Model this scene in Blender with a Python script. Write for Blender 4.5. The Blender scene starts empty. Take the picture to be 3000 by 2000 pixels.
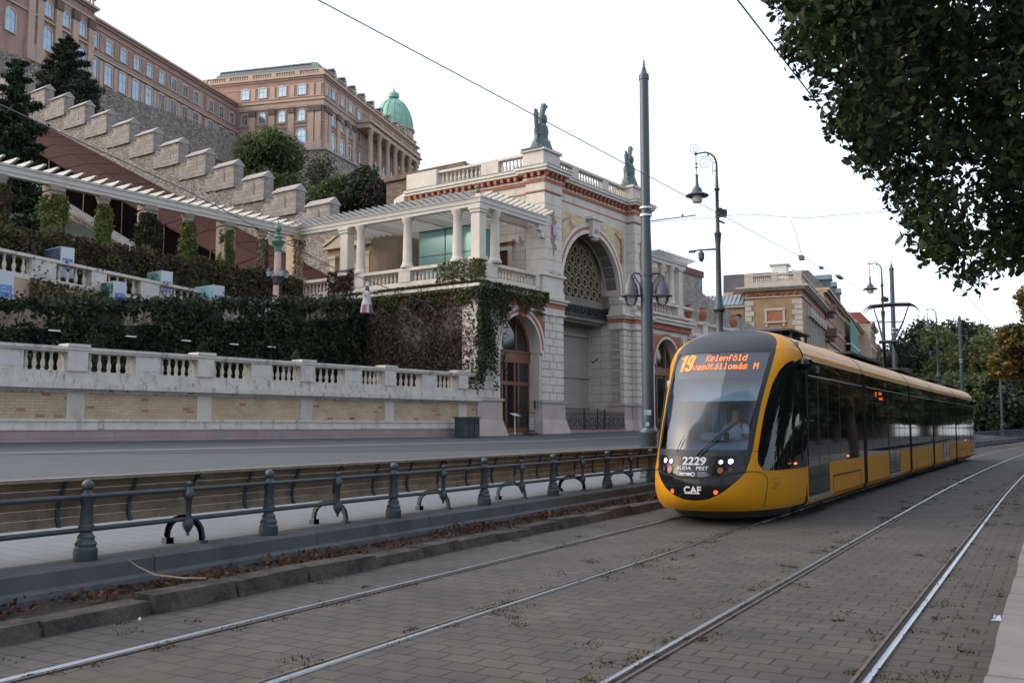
import bpy, bmesh, math, random
import numpy as np
from math import sin, cos, pi, radians
from mathutils import Vector, Matrix
R=random.Random(7); NR=np.random.RandomState(11)
SC=bpy.context.scene; COL=SC.collection
# ---------------------------------------------------------------- helpers
class MB:
    def __init__(s): s.v=[];s.f=[];s.m=[];s.cm=0
    def box(s,x0,x1,y0,y1,z0,z1):
        if x1<x0:x0,x1=x1,x0
        if y1<y0:y0,y1=y1,y0
        n=len(s.v); s.v+=[(x0,y0,z0),(x1,y0,z0),(x1,y1,z0),(x0,y1,z0),(x0,y0,z1),(x1,y0,z1),(x1,y1,z1),(x0,y1,z1)]
        for f in ((0,3,2,1),(4,5,6,7),(0,1,5,4),(1,2,6,5),(2,3,7,6),(3,0,4,7)): s.f.append(tuple(n+i for i in f)); s.m.append(s.cm)
        return s
    def hexa(s,p):   # 8 points: bottom ring 4, top ring 4
        n=len(s.v); s.v+=[tuple(q) for q in p]
        for f in ((0,3,2,1),(4,5,6,7),(0,1,5,4),(1,2,6,5),(2,3,7,6),(3,0,4,7)): s.f.append(tuple(n+i for i in f)); s.m.append(s.cm)
        return s
    def face(s,p):
        n=len(s.v); s.v+=[tuple(q) for q in p]; s.f.append(tuple(range(n,n+len(p)))); s.m.append(s.cm); return s
    def loft(s,rings,closed=True,caps=True):
        n=len(s.v); k=len(rings[0])
        for r in rings: s.v+=[tuple(q) for q in r]
        for i in range(len(rings)-1):
            for j in range(k if closed else k-1):
                a=n+i*k+j;b=n+i*k+(j+1)%k
                s.f.append((a,b,b+k,a+k)); s.m.append(s.cm)
        if caps and closed:
            s.f.append(tuple(n+j for j in reversed(range(k)))); s.m.append(s.cm)
            s.f.append(tuple(n+(len(rings)-1)*k+j for j in range(k))); s.m.append(s.cm)
        return s
    def lathe(s,x,y,prof,n=12,z=0,sx=1,sy=1):
        return s.loft([[(x+r*sx*cos(2*pi*j/n),y+r*sy*sin(2*pi*j/n),z+h) for j in range(n)] for r,h in prof])
    def cone(s,x,y,z0,z1,r0,r1,n=12): return s.lathe(x,y,[(r0,z0),(r1,z1)],n)
    def tube(s,pts,r,n=6):
        pts=[Vector(p) for p in pts]; rs=r if isinstance(r,(list,tuple)) else [r]*len(pts); rings=[]
        for i,p in enumerate(pts):
            d=(pts[min(i+1,len(pts)-1)]-pts[max(i-1,0)]).normalized()
            u=d.cross(Vector((0,0,1)) if abs(d.z)<.9 else Vector((1,0,0))).normalized(); w=d.cross(u)
            rings.append([p+(u*cos(2*pi*j/n)+w*sin(2*pi*j/n))*rs[i] for j in range(n)])
        return s.loft(rings)
    def prism(s,poly,ax,a0,a1):  # poly of (p,q); ax='x','y','z' extrusion axis
        def P(p,q,a): return (a,p,q) if ax=='x' else (p,a,q) if ax=='y' else (p,q,a)
        return s.loft([[P(p,q,a0) for p,q in poly],[P(p,q,a1) for p,q in poly]])
    def archwall(s,x0,x1,z0,z1,cx,r,zs,y0,y1,n=16):  # wall normal to y with arched opening down to z0
        if cx-r>x0: s.box(x0,cx-r,y0,y1,z0,z1)
        if cx+r<x1: s.box(cx+r,x1,y0,y1,z0,z1)
        for i in range(n):
            a,b=pi-pi*i/n,pi-pi*(i+1)/n
            s.prism([(cx+r*cos(a),zs+r*sin(a)),(cx+r*cos(b),zs+r*sin(b)),(cx+r*cos(b),z1),(cx+r*cos(a),z1)],'y',y0,y1)
        return s
    def archband(s,cx,zs,r0,r1,y0,y1,n=20,a0=0,a1=pi):
        for i in range(n):
            a,b=a1-(a1-a0)*i/n,a1-(a1-a0)*(i+1)/n
            s.prism([(cx+r0*cos(a),zs+r0*sin(a)),(cx+r0*cos(b),zs+r0*sin(b)),(cx+r1*cos(b),zs+r1*sin(b)),(cx+r1*cos(a),zs+r1*sin(a))],'y',y0,y1)
        return s
    def mesh(s,name,mat,smooth=False):
        me=bpy.data.meshes.new(name); me.from_pydata(s.v,[],s.f)
        for m in (mat if isinstance(mat,(list,tuple)) else [mat]): me.materials.append(m)
        if any(s.m): me.polygons.foreach_set('material_index',s.m)
        bm=bmesh.new(); bm.from_mesh(me); bmesh.ops.recalc_face_normals(bm,faces=bm.faces); bm.to_mesh(me); bm.free()
        if smooth:
            me.polygons.foreach_set('use_smooth',[True]*len(me.polygons))
            try: me.set_sharp_from_angle(angle=radians(40))
            except Exception: pass
        me.update(); return me
    def sep(s,name,mat,parent=None,smooth=False):
        o=s.build(name,mat,parent,smooth);s.v=[];s.f=[];s.m=[];return o
    def build(s,name,mat,parent=None,smooth=False,loc=(0,0,0),rz=0):
        return link(name,s.mesh(name,mat,smooth),parent,loc,rz)
def link(name,me,parent=None,loc=(0,0,0),rz=0,scale=None):
    o=bpy.data.objects.new(name,me); COL.objects.link(o); o.parent=parent; o.location=loc; o.rotation_euler=(0,0,rz)
    if scale: o.scale=scale
    return o
def tag(o,label=None,cat=None,group=None,kind=None):
    if label:o['label']=label
    if cat:o['category']=cat
    if group:o['group']=group
    if kind:o['kind']=kind
    return o
def thing(name,label,cat,loc=(0,0,0),rz=0,group=None):
    return tag(link(name,None,None,loc,rz),label,cat,group)
def dup(o,loc=None,rz=None,label=None,parent=None):
    c=o.copy(); COL.objects.link(c); c.parent=parent
    if loc is not None:c.location=loc
    if rz is not None:c.rotation_euler=(0,0,rz)
    if label:c['label']=label
    for ch in [x for x in o.children]: dup(ch,parent=c)
    return c
# ---------------------------------------------------------------- materials
_M={}
def mat(name,col,rough=.8,var=.15,scale=3.,bump=.0,metal=0.,spec=.5,stain=None,stsc=.6,kind='noise',emit=None,isl=0,streak=False,**k):
    if name in _M:return _M[name]
    if not emit and metal<.5:
        f_=.8;col=tuple(c*f_ for c in col)
        if stain:stain=tuple(c*f_ for c in stain)
        for q in ('col2','col3','mcol'):
            if q in k:k[q]=tuple(c*f_ for c in k[q])
    m=bpy.data.materials.new(name);m.use_nodes=True;nt=m.node_tree;N=nt.nodes;L=nt.links
    b=N['Principled BSDF'];b.inputs['Roughness'].default_value=rough;b.inputs['Metallic'].default_value=metal
    b.inputs['Specular IOR Level'].default_value=spec
    tc=N.new('ShaderNodeTexCoord');vec=tc.outputs['Object']
    def comb():   # horizontal run = x+y, height = z: bricks on any upright face
        sp=N.new('ShaderNodeSeparateXYZ');L.new(vec,sp.inputs[0]);ad=N.new('ShaderNodeMath');L.new(sp.outputs[0],ad.inputs[0]);L.new(sp.outputs[1],ad.inputs[1])
        cb=N.new('ShaderNodeCombineXYZ');L.new(ad.outputs[0],cb.inputs[0]);L.new(sp.outputs[2],cb.inputs[1]);return cb.outputs[0]
    def mix(f,a,c,fac=None):
        x=N.new('ShaderNodeMix');x.data_type='RGBA'
        if fac is not None:x.inputs[0].default_value=fac
        else:L.new(f,x.inputs[0])
        for i,q in ((6,a),(7,c)):
            if isinstance(q,tuple):x.inputs[i].default_value=q+(1,)if len(q)==3 else q
            else:L.new(q,x.inputs[i])
        return x.outputs[2]
    def noise(sc,det=6,v=None,rg=.6):
        n=N.new('ShaderNodeTexNoise');n.inputs['Scale'].default_value=sc;n.inputs['Detail'].default_value=det;n.inputs['Roughness'].default_value=rg;L.new(v or vec,n.inputs['Vector']);return n.outputs['Fac']
    def ramp(f,a,c):
        r=N.new('ShaderNodeMapRange');r.inputs[1].default_value=a;r.inputs[2].default_value=c;L.new(f,r.inputs[0]);return r.outputs[0]
    def sc(c,f):return tuple(min(1,x*f) for x in c)
    h=None
    if kind=='noise':
        c=mix(ramp(noise(scale),.3,.7),sc(col,1-var),sc(col,1+var));h=noise(scale*6)
    elif kind=='brick':
        br=N.new('ShaderNodeTexBrick');br.offset=k.get('offset',.5)
        L.new(comb() if k.get('wall',True) else vec,br.inputs['Vector'])
        br.inputs['Scale'].default_value=1;br.inputs['Brick Width'].default_value=k['bw'];br.inputs['Row Height'].default_value=k['bh'];br.inputs['Mortar Size'].default_value=k.get('mort',.01);br.inputs['Mortar Smooth'].default_value=.3
        br.inputs['Color1'].default_value=col+(1,);br.inputs['Color2'].default_value=k.get('col2',sc(col,1-var*2))+(1,);br.inputs['Mortar'].default_value=k.get('mcol',sc(col,.5))+(1,);br.inputs['Bias'].default_value=k.get('bias',0)
        c=mix(ramp(noise(scale),.3,.7),br.outputs['Color'],(.0,.0,.0),None)
        c2=N.new('ShaderNodeMix');c2.data_type='RGBA';c2.blend_type='MULTIPLY';c2.inputs[0].default_value=1
        L.new(br.outputs['Color'],c2.inputs[6]);L.new(mix(ramp(noise(scale),.3,.7),(1-var,)*3,(1+var*.3,)*3),c2.inputs[7]);c=c2.outputs[2]
        iv=N.new('ShaderNodeMath');iv.operation='SUBTRACT';iv.inputs[0].default_value=1;L.new(br.outputs['Fac'],iv.inputs[1]);h=iv.outputs[0]
    elif kind=='rubble':
        vo=N.new('ShaderNodeTexVoronoi');vo.inputs['Scale'].default_value=scale;vo.feature='F1';ed=N.new('ShaderNodeTexVoronoi');ed.feature='DISTANCE_TO_EDGE';ed.inputs['Scale'].default_value=scale
        mp=N.new('ShaderNodeMapping');mp.inputs['Scale'].default_value=(1,1,1.7);L.new(vec,mp.inputs[0])
        ns=N.new('ShaderNodeTexNoise');ns.inputs['Scale'].default_value=1.5;L.new(vec,ns.inputs[0])
        wp=mix(None,mp.outputs[0],ns.outputs['Color'],.12)
        L.new(wp,vo.inputs['Vector']);L.new(wp,ed.inputs['Vector'])
        sp=N.new('ShaderNodeSeparateXYZ');L.new(vo.outputs['Color'],sp.inputs[0])
        stone=mix(sp.outputs[0],sc(col,1-var*1.6),sc(col,1+var));stone=mix(ramp(sp.outputs[1],.75,1),stone,k.get('col2',sc(col,.8)))
        c=mix(ramp(ed.outputs['Distance'],.0,.09),sc(col,.42),stone);h=ramp(ed.outputs['Distance'],0,.15)
    elif kind=='leaf':
        g=N.new('ShaderNodeNewGeometry')
        c=mix(g.outputs['Random Per Island'],sc(col,1-var),k.get('col2',sc(col,1+var)))
        c=mix(ramp(noise(scale,3),.4,.62),c,k.get('col3',sc(col,.6)))
        L.new(c,b.inputs['Base Color']);tr=N.new('ShaderNodeBsdfTranslucent');L.new(c,tr.inputs[0]);ms=N.new('ShaderNodeMixShader');ms.inputs[0].default_value=k.get('tr',.25)
        L.new(b.outputs[0],ms.inputs[1]);L.new(tr.outputs[0],ms.inputs[2]);L.new(ms.outputs[0],N['Material Output'].inputs[0])
        _M[name]=m;return m
    if stain:
        v=vec
        if streak:
            mp=N.new('ShaderNodeMapping');mp.inputs['Scale'].default_value=(1,1,.25);L.new(vec,mp.inputs[0]);v=mp.outputs[0]
        c=mix(ramp(noise(stsc,8,v,.7),k.get('s0',.5),k.get('s1',.68)),c,stain)
    if emit:
        b.inputs['Emission Color'].default_value=col+(1,);b.inputs['Emission Strength'].default_value=emit
    L.new(c,b.inputs['Base Color'])
    if bump:
        bp=N.new('ShaderNodeBump');bp.inputs['Strength'].default_value=bump;bp.inputs['Distance'].default_value=k.get('bd',.03);L.new(h,bp.inputs['Height']);L.new(bp.outputs[0],b.inputs['Normal'])
    _M[name]=m;return m
def glassmat(name,col,alpha,rough=.03,mx=.9):
    m=bpy.data.materials.new(name);m.use_nodes=True;nt=m.node_tree;N=nt.nodes;L=nt.links
    t=N.new('ShaderNodeBsdfTransparent');t.inputs[0].default_value=col+(1,);g=N.new('ShaderNodeBsdfGlossy');g.inputs['Roughness'].default_value=rough
    lw=N.new('ShaderNodeLayerWeight');lw.inputs[0].default_value=.35;r=N.new('ShaderNodeMapRange');r.inputs[3].default_value=alpha;r.inputs[4].default_value=mx;L.new(lw.outputs['Fresnel'],r.inputs[0])
    x=N.new('ShaderNodeMixShader');L.new(r.outputs[0],x.inputs[0]);L.new(t.outputs[0],x.inputs[1]);L.new(g.outputs[0],x.inputs[2]);L.new(x.outputs[0],N['Material Output'].inputs[0]);return m
STONE=mat('white_stone',(.64,.59,.525),.85,.1,1.3,.12,stain=(.40,.36,.31),stsc=.7,s0=.52,s1=.75,streak=True)
STONEB=mat('banded_stone',(.63,.58,.515),.85,.07,1.3,.5,kind='brick',bw=1.3,bh=.52,mort=.018,mcol=(.27,.25,.24),bd=.03)
WEATH=mat('weathered_stone',(.62,.585,.53),.9,.14,2.,.25,stain=(.13,.13,.12),stsc=2.6,s0=.54,s1=.72,streak=True)
WEATH2=mat('black_stained_stone',(.60,.565,.51),.9,.14,2.,.25,stain=(.08,.08,.08),stsc=4.,s0=.53,s1=.70,streak=True)
PINK=mat('pink_stone',(.42,.30,.28),.8,.2,1.2,.2,stain=(.27,.25,.26),stsc=.9)
YBR=mat('yellow_clinker',(.64,.50,.31),.7,.25,.8,.3,kind='brick',bw=.30,bh=.098,mort=.008,col2=(.55,.40,.25),mcol=(.33,.29,.24))
YBR2=mat('ochre_brick',(.42,.27,.13),.85,.25,.7,.3,kind='brick',bw=.3,bh=.1,mort=.01,col2=(.34,.21,.11),mcol=(.26,.2,.15))
RED=mat('terracotta',(.42,.135,.075),.8,.2,3,.1)
RUB=mat('rubble_stone',(.36,.33,.295),.9,.32,4.0,.8,kind='rubble',col2=(.27,.17,.12),bd=.06)
RUBB=mat('bastion_stone',(.32,.29,.26),.9,.35,1.9,.8,kind='rubble',col2=(.24,.16,.12),bd=.1)
ASH=mat('ashlar_stone',(.40,.37,.335),.9,.35,1.6,.7,kind='brick',bw=.52,bh=.28,mort=.014,col2=(.27,.235,.205),mcol=(.24,.22,.2),stain=(.24,.22,.2),stsc=1.3,s0=.5,s1=.7)
COP=mat('weathered_stone_coping',(.33,.32,.31),.9,.18,2,.3)
COPPER=mat('green_copper',(.20,.42,.33),.6,.2,.7,stain=(.05,.10,.09),stsc=.8,s0=.6,s1=.7)
LEAD=mat('slate_copper',(.10,.14,.15),.7,.2,.6)
BRONZE=mat('bronze_patina',(.07,.115,.12),.6,.3,4,.3)
IRON=mat('blue_grey_iron',(.038,.056,.068),.5,.2,14,.15,stain=(.09,.05,.03),stsc=9,s0=.68,s1=.74)
DARK=mat('black_iron',(.012,.014,.016),.45,.2,5)
WHITEP=mat('white_paint',(.68,.70,.68),.6,.06,3)
PLAST=mat('salmon_plaster',(.375,.245,.205),.9,.14,.35,stain=(.29,.155,.12),stsc=.3,streak=True)
PLASTL=mat('beige_trim',(.48,.36,.28),.9,.12,.5)
PANE=mat('sky_glass',(.22,.30,.36),.08,.2,.4,metal=.75)
DPANE=mat('dark_glass',(.015,.02,.024),.06,.2,.5,spec=.9)
WOODD=mat('brown_door_wood',(.19,.075,.035),.45,.15,6)
def at_(u,d):
    xr=(u-1500)/2816.*d*cos(radians(5.013));th=radians(29.433);return (xr*cos(th)-d*sin(th),xr*sin(th)+d*cos(th))
# ---------------------------------------------------------------- camera, light
H=1.6;F=2816.
cam=bpy.data.cameras.new('camera');cam.sensor_width=36;cam.lens=36*F/3000;cam.clip_end=3000;cam.clip_start=.05
co=bpy.data.objects.new('camera',cam);COL.objects.link(co);SC.camera=co
co.location=(0,0,H);co.rotation_euler=(radians(90+5.013),0,radians(29.433))
w=bpy.data.worlds.new('World');SC.world=w;w.use_nodes=True;nt=w.node_tree
sky=nt.nodes.new('ShaderNodeTexSky');sky.sky_type='NISHITA';sky.sun_disc=False
SUNEL,SUNAZ=26,-118
sky.sun_elevation=radians(SUNEL);sky.sun_rotation=radians(SUNAZ);sky.air_density=.7;sky.dust_density=4.;sky.ozone_density=.3
veil=nt.nodes.new('ShaderNodeMix');veil.data_type='RGBA';veil.inputs[0].default_value=.6;veil.inputs[7].default_value=(2.45,2.5,2.62,1)  # thin even cloud veil
nt.links.new(sky.outputs[0],veil.inputs[6]);nt.links.new(veil.outputs[2],nt.nodes['Background'].inputs[0]);nt.nodes['Background'].inputs[1].default_value=.12
sl=bpy.data.lights.new('sun','SUN');sl.energy=.5;sl.angle=radians(110);sl.color=(1,.93,.85)
so=bpy.data.objects.new('sun',sl);COL.objects.link(so)
_d=Vector((sin(radians(SUNAZ))*cos(radians(SUNEL)),cos(radians(SUNAZ))*cos(radians(SUNEL)),sin(radians(SUNEL))));so.rotation_euler=_d.to_track_quat('Z','Y').to_euler()
SC.view_settings.view_transform='Standard';SC.view_settings.look='None';SC.view_settings.exposure=2.15
# ---------------------------------------------------------------- ground
def off(y): return .0005*max(0,y-20)**2
def strip(name,pairs,m,kind='structure',sub=None):
    # pairs: list of (y,[(x,z),...]) rows
    b=MB();k=len(pairs[0][1])
    b.loft([[(x,y,z) for x,z in r] for y,r in pairs],closed=False,caps=False)
    o=b.build(name,m);tag(o,kind=kind);return o
YS=[-12,-4,2,6,10,14,18,22,26,30,35,40,46,52,60,70,80,95,110,140]
SETT=mat('concrete_setts',(.084,.076,.067),.85,.42,1.1,.6,kind='brick',wall=False,bw=.27,bh=.195,mort=.010,col2=(.062,.058,.054),mcol=(.018,.016,.014),bd=.01,stain=(.05,.046,.041),stsc=.8,s0=.5,s1=.7)
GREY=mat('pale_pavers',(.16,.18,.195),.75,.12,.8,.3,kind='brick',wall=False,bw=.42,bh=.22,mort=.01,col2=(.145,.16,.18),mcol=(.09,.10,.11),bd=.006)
ASPH=mat('asphalt',(.055,.064,.072),.8,.12,.7,.2)
base=MB().face([(-900,-200,-.08),(900,-200,-.08),(900,1500,-.08),(-900,1500,-.08)]).build('ground',mat('earth',(.11,.105,.09),.95,.2,.3));tag(base,kind='structure')
strip('track_paving',[(y,[(-6.86+off(y),0),(-3.4+off(y),0),(-.42+off(y),0)]) for y in YS],SETT)
# right platform edge
b=MB();ys=[-3+1.02*i for i in range(60)]
for a in ys:
    o_=off(a);j=R.uniform(-.012,.012);b.hexa([(-.42+j+o_,a+.012,-.02),(1.6+o_,a+.012,-.02),(1.6+o_,a+1.008,-.02),(-.42+j+o_,a+1.008,-.02),(-.40+j+o_,a+.012,.2+j*.4),(1.6+o_,a+.012,.2+j*.4),(1.6+o_,a+1.008,.2+j*.3),(-.40+j+o_,a+1.008,.2+j*.3)])
tag(b.build('platform_edge',mat('platform_concrete',(.19,.185,.18),.9,.2,1.6,.25,stain=(.16,.15,.14),stsc=2)),kind='structure')
strip('platform',[(y,[(1.6+off(y),.19),(14,.19)]) for y in YS],ASPH)
# promenade: pavers rising to the wall
def wallx(y): return -28.2+(y-18.07)*.1548 if y<39.4 else -24.9+(y-39.4)*.1069
def wz(y): return 1.1 if y<39.4 else min(1.36,1.1+(y-39.4)*.014)
def row(y,fs):
    a,za=wallx(y)-.3,wz(y);c,zc=-8.16+off(y),.305
    return [(a+(c-a)*f,za+(zc-za)*f) for f in fs]
fb=.235
strip('promenade_paving',[(y,row(y,(fb+.025,.4,.6,.84))) for y in YS],mat('blue_grey_pavers',(.075,.09,.10),.8,.14,.8,.3,kind='brick',wall=False,bw=.3,bh=.2,mort=.01,col2=(.068,.08,.092),mcol=(.04,.047,.052),bd=.006))
strip('bench_paving',[(y,row(y,(.84,1))) for y in YS],GREY)  # paler paver tone along the benches, darker blue-grey farther out
strip('paving_band',[(y,row(y,(fb,fb+.025))) for y in YS],mat('pinkish_band',(.17,.15,.145),.8,.1,1.))
strip('asphalt_footway',[(y,row(y,(0,.1,fb))) for y in YS],ASPH)
# dark carriageway strip towards the gate with low kerb
strip('carriageway',[(y,[(p[0],p[1]+.006) for p in row(y,(fb+.03,fb+.2*min(1,max(0,(y-14)/14))+.031))]) for y in YS if y>=14],mat('road_asphalt',(.042,.05,.058),.8,.12,.7,.2))
# rails
def rail(xc,side):
    # side: +1 groove lies to +x of head
    head,groove=MB(),MB()
    rr=[];rg=[]
    for y in YS[0:1]+list(range(-2,140,3)):
        x=xc+off(y);h=.048
        x0,x1=(x-h,x) if side>0 else (x,x+h)
        rr.append([(x0,y,.001),(x0+.004,y,.016),((x0+x1)/2,y,.0195),(x1-.004,y,.016),(x1,y,.001)])
        g0,g1=(x1,x1+.045) if side>0 else (x0-.045,x0)
        rg.append([(g0,y,.0045),(g1,y,.0045)])
        k0,k1=(g1,g1+.02) if side>0 else (g0-.02,g0)
        groove.cm=0
    head.loft(rr,closed=False,caps=False);groove.loft(rg,closed=False,caps=False)
    g2=MB();g2.loft([[(q[-1][0] if side>0 else q[0][0]-.022,q[0][1],.003),((q[-1][0]+.022) if side>0 else q[0][0],q[0][1],.003)] for q in rg],closed=False,caps=False)
    n=len(groove.v);groove.v+=[(a,b_,c+.009) for a,b_,c in g2.v];groove.f+=[tuple(i+n for i in f) for f in g2.f];groove.m+=[1]*len(g2.f)
    return head,groove
STEEL=mat('polished_steel',(.46,.47,.48),.3,.08,2.,metal=1.)
GROOVE=mat('groove_black',(.008,.008,.008),.9,.1,3);RUST=mat('rusty_steel',(.10,.07,.055),.6,.3,6)
for nm,lab,(xa,xb) in (('tram_track','tram track nearest the benches, running under the yellow tram',(-5.82,-4.36)),('tram_track','empty tram track in the foreground beside the platform edge',(-2.50,-1.125))):
    t=thing(nm,lab,'tram track',group='tram tracks')
    for xc,sd in ((xa,1),(xb,-1)):
        h_,g_=rail(xc,sd);o=h_.build('rail',STEEL,t,True);g_.build('flangeway',[GROOVE,RUST],o)
# rough kerb stones beside track
b=MB();y=-6.
while y<95:
    l=R.uniform(.85,1.15);j=R.uniform(-.03,.03);zt=.14+R.uniform(-.03,.02);o_=off(y);t_=R.uniform(-.015,.015)
    b.hexa([(-7.05+o_,y+.01,-.05),(-6.74+j+o_,y+.015,-.05),(-6.74+j+t_+o_,y+l-.02,-.05),(-7.05+o_,y+l-.015,-.05),(-7.05+o_,y+.01,zt),(-6.79+j+o_,y+.02,zt),(-6.79+j+t_+o_,y+l-.025,zt-t_),(-7.05+o_,y+l-.015,zt-t_)])
    b.hexa([(-7.04+o_,y+l-.02,-.05),(-6.8+o_,y+l-.02,-.05),(-6.8+o_,y+l+.015,-.05),(-7.04+o_,y+l+.015,-.05),(-7.04+o_,y+l-.02,zt-.05),(-6.8+o_,y+l-.02,zt-.06),(-6.8+o_,y+l+.015,zt-.06),(-7.04+o_,y+l+.015,zt-.05)]);y+=l
tag(b.build('kerb',mat('rough_kerb_stone',(.085,.074,.063),.95,.3,4,.8,stain=(.028,.025,.022),stsc=3,s0=.45,s1=.6,bd=.05)),kind='structure')
strip('gutter_soil',[(y,[(-7.62+off(y),.085),(-7.0+off(y),.10)]) for y in YS],mat('soil',(.028,.022,.018),.95,.3,5,.8))
# stone plinth under the railing
b=MB();y=-5.3
while y<110:
    l=2.38
    pr=[(-8.17,.0),(-8.17,.35),(-7.78,.35),(-7.735,.325),(-7.73,.19),(-7.66,.165),(-7.65,.12),(-7.66,.0)]
    b.loft([[(x+off(q),q,z) for x,z in pr] for q in (y+.006,y+l-.006)]);y+=l
tag(b.build('stone_plinth',mat('plinth_stone',(.085,.098,.105),.85,.2,1.6,.25,stain=(.05,.056,.06),stsc=1.3)),'grey moulded stone plinth carrying the iron railing','plinth')
# ---------------------------------------------------------------- leaves generator
def leafmesh(name,P,size,m,flat=0.,asp=.6,up=None,fold=0.):
    P=np.asarray(P,dtype=float);n=len(P)
    if up is None: d=NR.normal(size=(n,3))
    else: d=np.asarray(up)+NR.normal(size=(n,3))*.45
    d/=np.linalg.norm(d,axis=1)[:,None]
    r=NR.normal(size=(n,3));u=np.cross(d,r);u/=np.linalg.norm(u,axis=1)[:,None];v=np.cross(d,u)
    s=size*NR.uniform(.6,1.25,size=(n,1));u=u*s*asp;v=v*s
    if fold:
        V=np.stack([P-v,P-v*.35+u*.8+d*s*fold,P+v*.45+u*.62+d*s*fold,P+v,P+v*.45-u*.62+d*s*fold,P-v*.35-u*.8+d*s*fold],1).reshape(-1,3)
        k=6;F_=np.arange(n*6).reshape(n,6);F_=np.concatenate([F_[:,[0,1,2,3]],F_[:,[0,3,4,5]]])
    else:
        V=np.stack([P-v,P+u,P+v*.9,P-u],1).reshape(-1,3);F_=np.arange(n*4).reshape(n,4)
    me=bpy.data.meshes.new(name);me.vertices.add(len(V));me.vertices.foreach_set('co',V.ravel())
    me.loops.add(F_.size);me.loops.foreach_set('vertex_index',F_.ravel());me.polygons.add(len(F_));me.polygons.foreach_set('loop_start',np.arange(len(F_))*4)
    me.materials.append(m);me.update(calc_edges=True);me.validate();return me
LITTER=mat('dry_leaves',(.10,.036,.018),.9,.6,9,kind='leaf',col2=(.17,.085,.038),col3=(.04,.02,.013),tr=.1)
n=9000;yy=NR.uniform(0,40,n)**1.0;wgt=np.abs(np.sin(yy*1.7)+.6*np.sin(yy*.63+1))+.15
keep=NR.rand(n)<np.clip(wgt/1.2,0,1);yy=yy[keep];xx=NR.uniform(-7.62,-7.05,len(yy));xx=np.where(NR.rand(len(yy))<.75,-7.62+(xx+7.62)*.8,xx)
zz=.11+NR.rand(len(yy))**2*.09*np.abs(np.sin(yy*.9+.5))
tag(link('leaf_litter',leafmesh('leaf_litter',np.stack([xx+.0005*np.maximum(0,yy-20)**2,yy,zz],1),.035,LITTER)),'dry brown leaves heaped between the plinth and the kerb','leaf litter',kind='stuff')
# scattered clumps of litter & weeds on the setts
MOSS=mat('weeds',(.06,.075,.02),.9,.5,8,kind='leaf',col2=(.12,.13,.04),col3=(.05,.03,.02),tr=.2)
def clumps(xs,num,y0,y1,spread,per,hh):
    out=[]
    for _ in range(num):
        y=y0+(y1-y0)*R.random()**1.5;x=R.choice(xs)+R.gauss(0,spread)
        if -.5<x or x<-6.7: continue
        k=R.randint(per//3,per);c=R.uniform(.02,.07)
        for _ in range(k): out.append((x+R.gauss(0,c)+off(y),y+R.gauss(0,c*1.3),abs(R.gauss(.004,hh))))
    return out
tag(link('fallen_debris',leafmesh('fallen_debris',clumps([-6.4,-6.0,-4.4,-4.2,-2.7,-2.4,-1.3,-.9,-.8,-.7],330,2.3,38,.26,40,.009),.012,mat('crumbs',(.036,.024,.015),.9,.5,9,kind='leaf',col2=(.07,.04,.022),col3=(.02,.018,.01),tr=.1))),'small dry twigs and leaf crumbs scattered on the track paving','debris',kind='stuff')
tag(link('weeds',leafmesh('weeds',clumps([-5.75,-4.38,-4.25,-4.38,-2.6,-2.52,-2.6,-1.2,-1.08],520,2.3,48,.05,50,.010),.011,MOSS)),'low weeds and moss growing along the rails','weeds',kind='stuff')
b=MB().tube([(-7.05,6.62,.17),(-7.15,6.42,.19),(-7.32,6.25,.23),(-7.45,6.16,.31),(-7.5,6.1,.37)],[.008,.010,.009,.007,.004],5).tube([(-7.15,6.42,.19),(-7.02,6.36,.2)],.004,4)
tag(b.build('fallen_twig',mat('dry_twig',(.35,.26,.16),.9,.1,9)),'thin pale curved twig lying on the leaf litter','twig')
b=MB();b.hexa([(-.54,9.0,.004),(-.46,9.02,.004),(-.45,9.1,.004),(-.53,9.08,.004),(-.52,9.01,.03),(-.47,9.04,.05),(-.47,9.08,.02),(-.52,9.07,.045)])
tag(b.build('paper_scrap',mat('white_blue_paper',(.5,.58,.8),.6,.4,30),rz=0),'crumpled white and blue wrapper lying against the platform edge','litter')
b=MB();b.face([(-6.66,3.9,.006),(-6.62,3.93,.006),(-6.61,3.9,.05),(-6.65,3.87,.04)])
b=MB().lathe(-6.66,5.55,[(.0,.0),(.014,.004),(.012,.02),(.0,.032)],5)
tag(b.build('paper_scrap',WHITEP),'small white crumpled paper at the foot of the rough kerb','litter')
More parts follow.
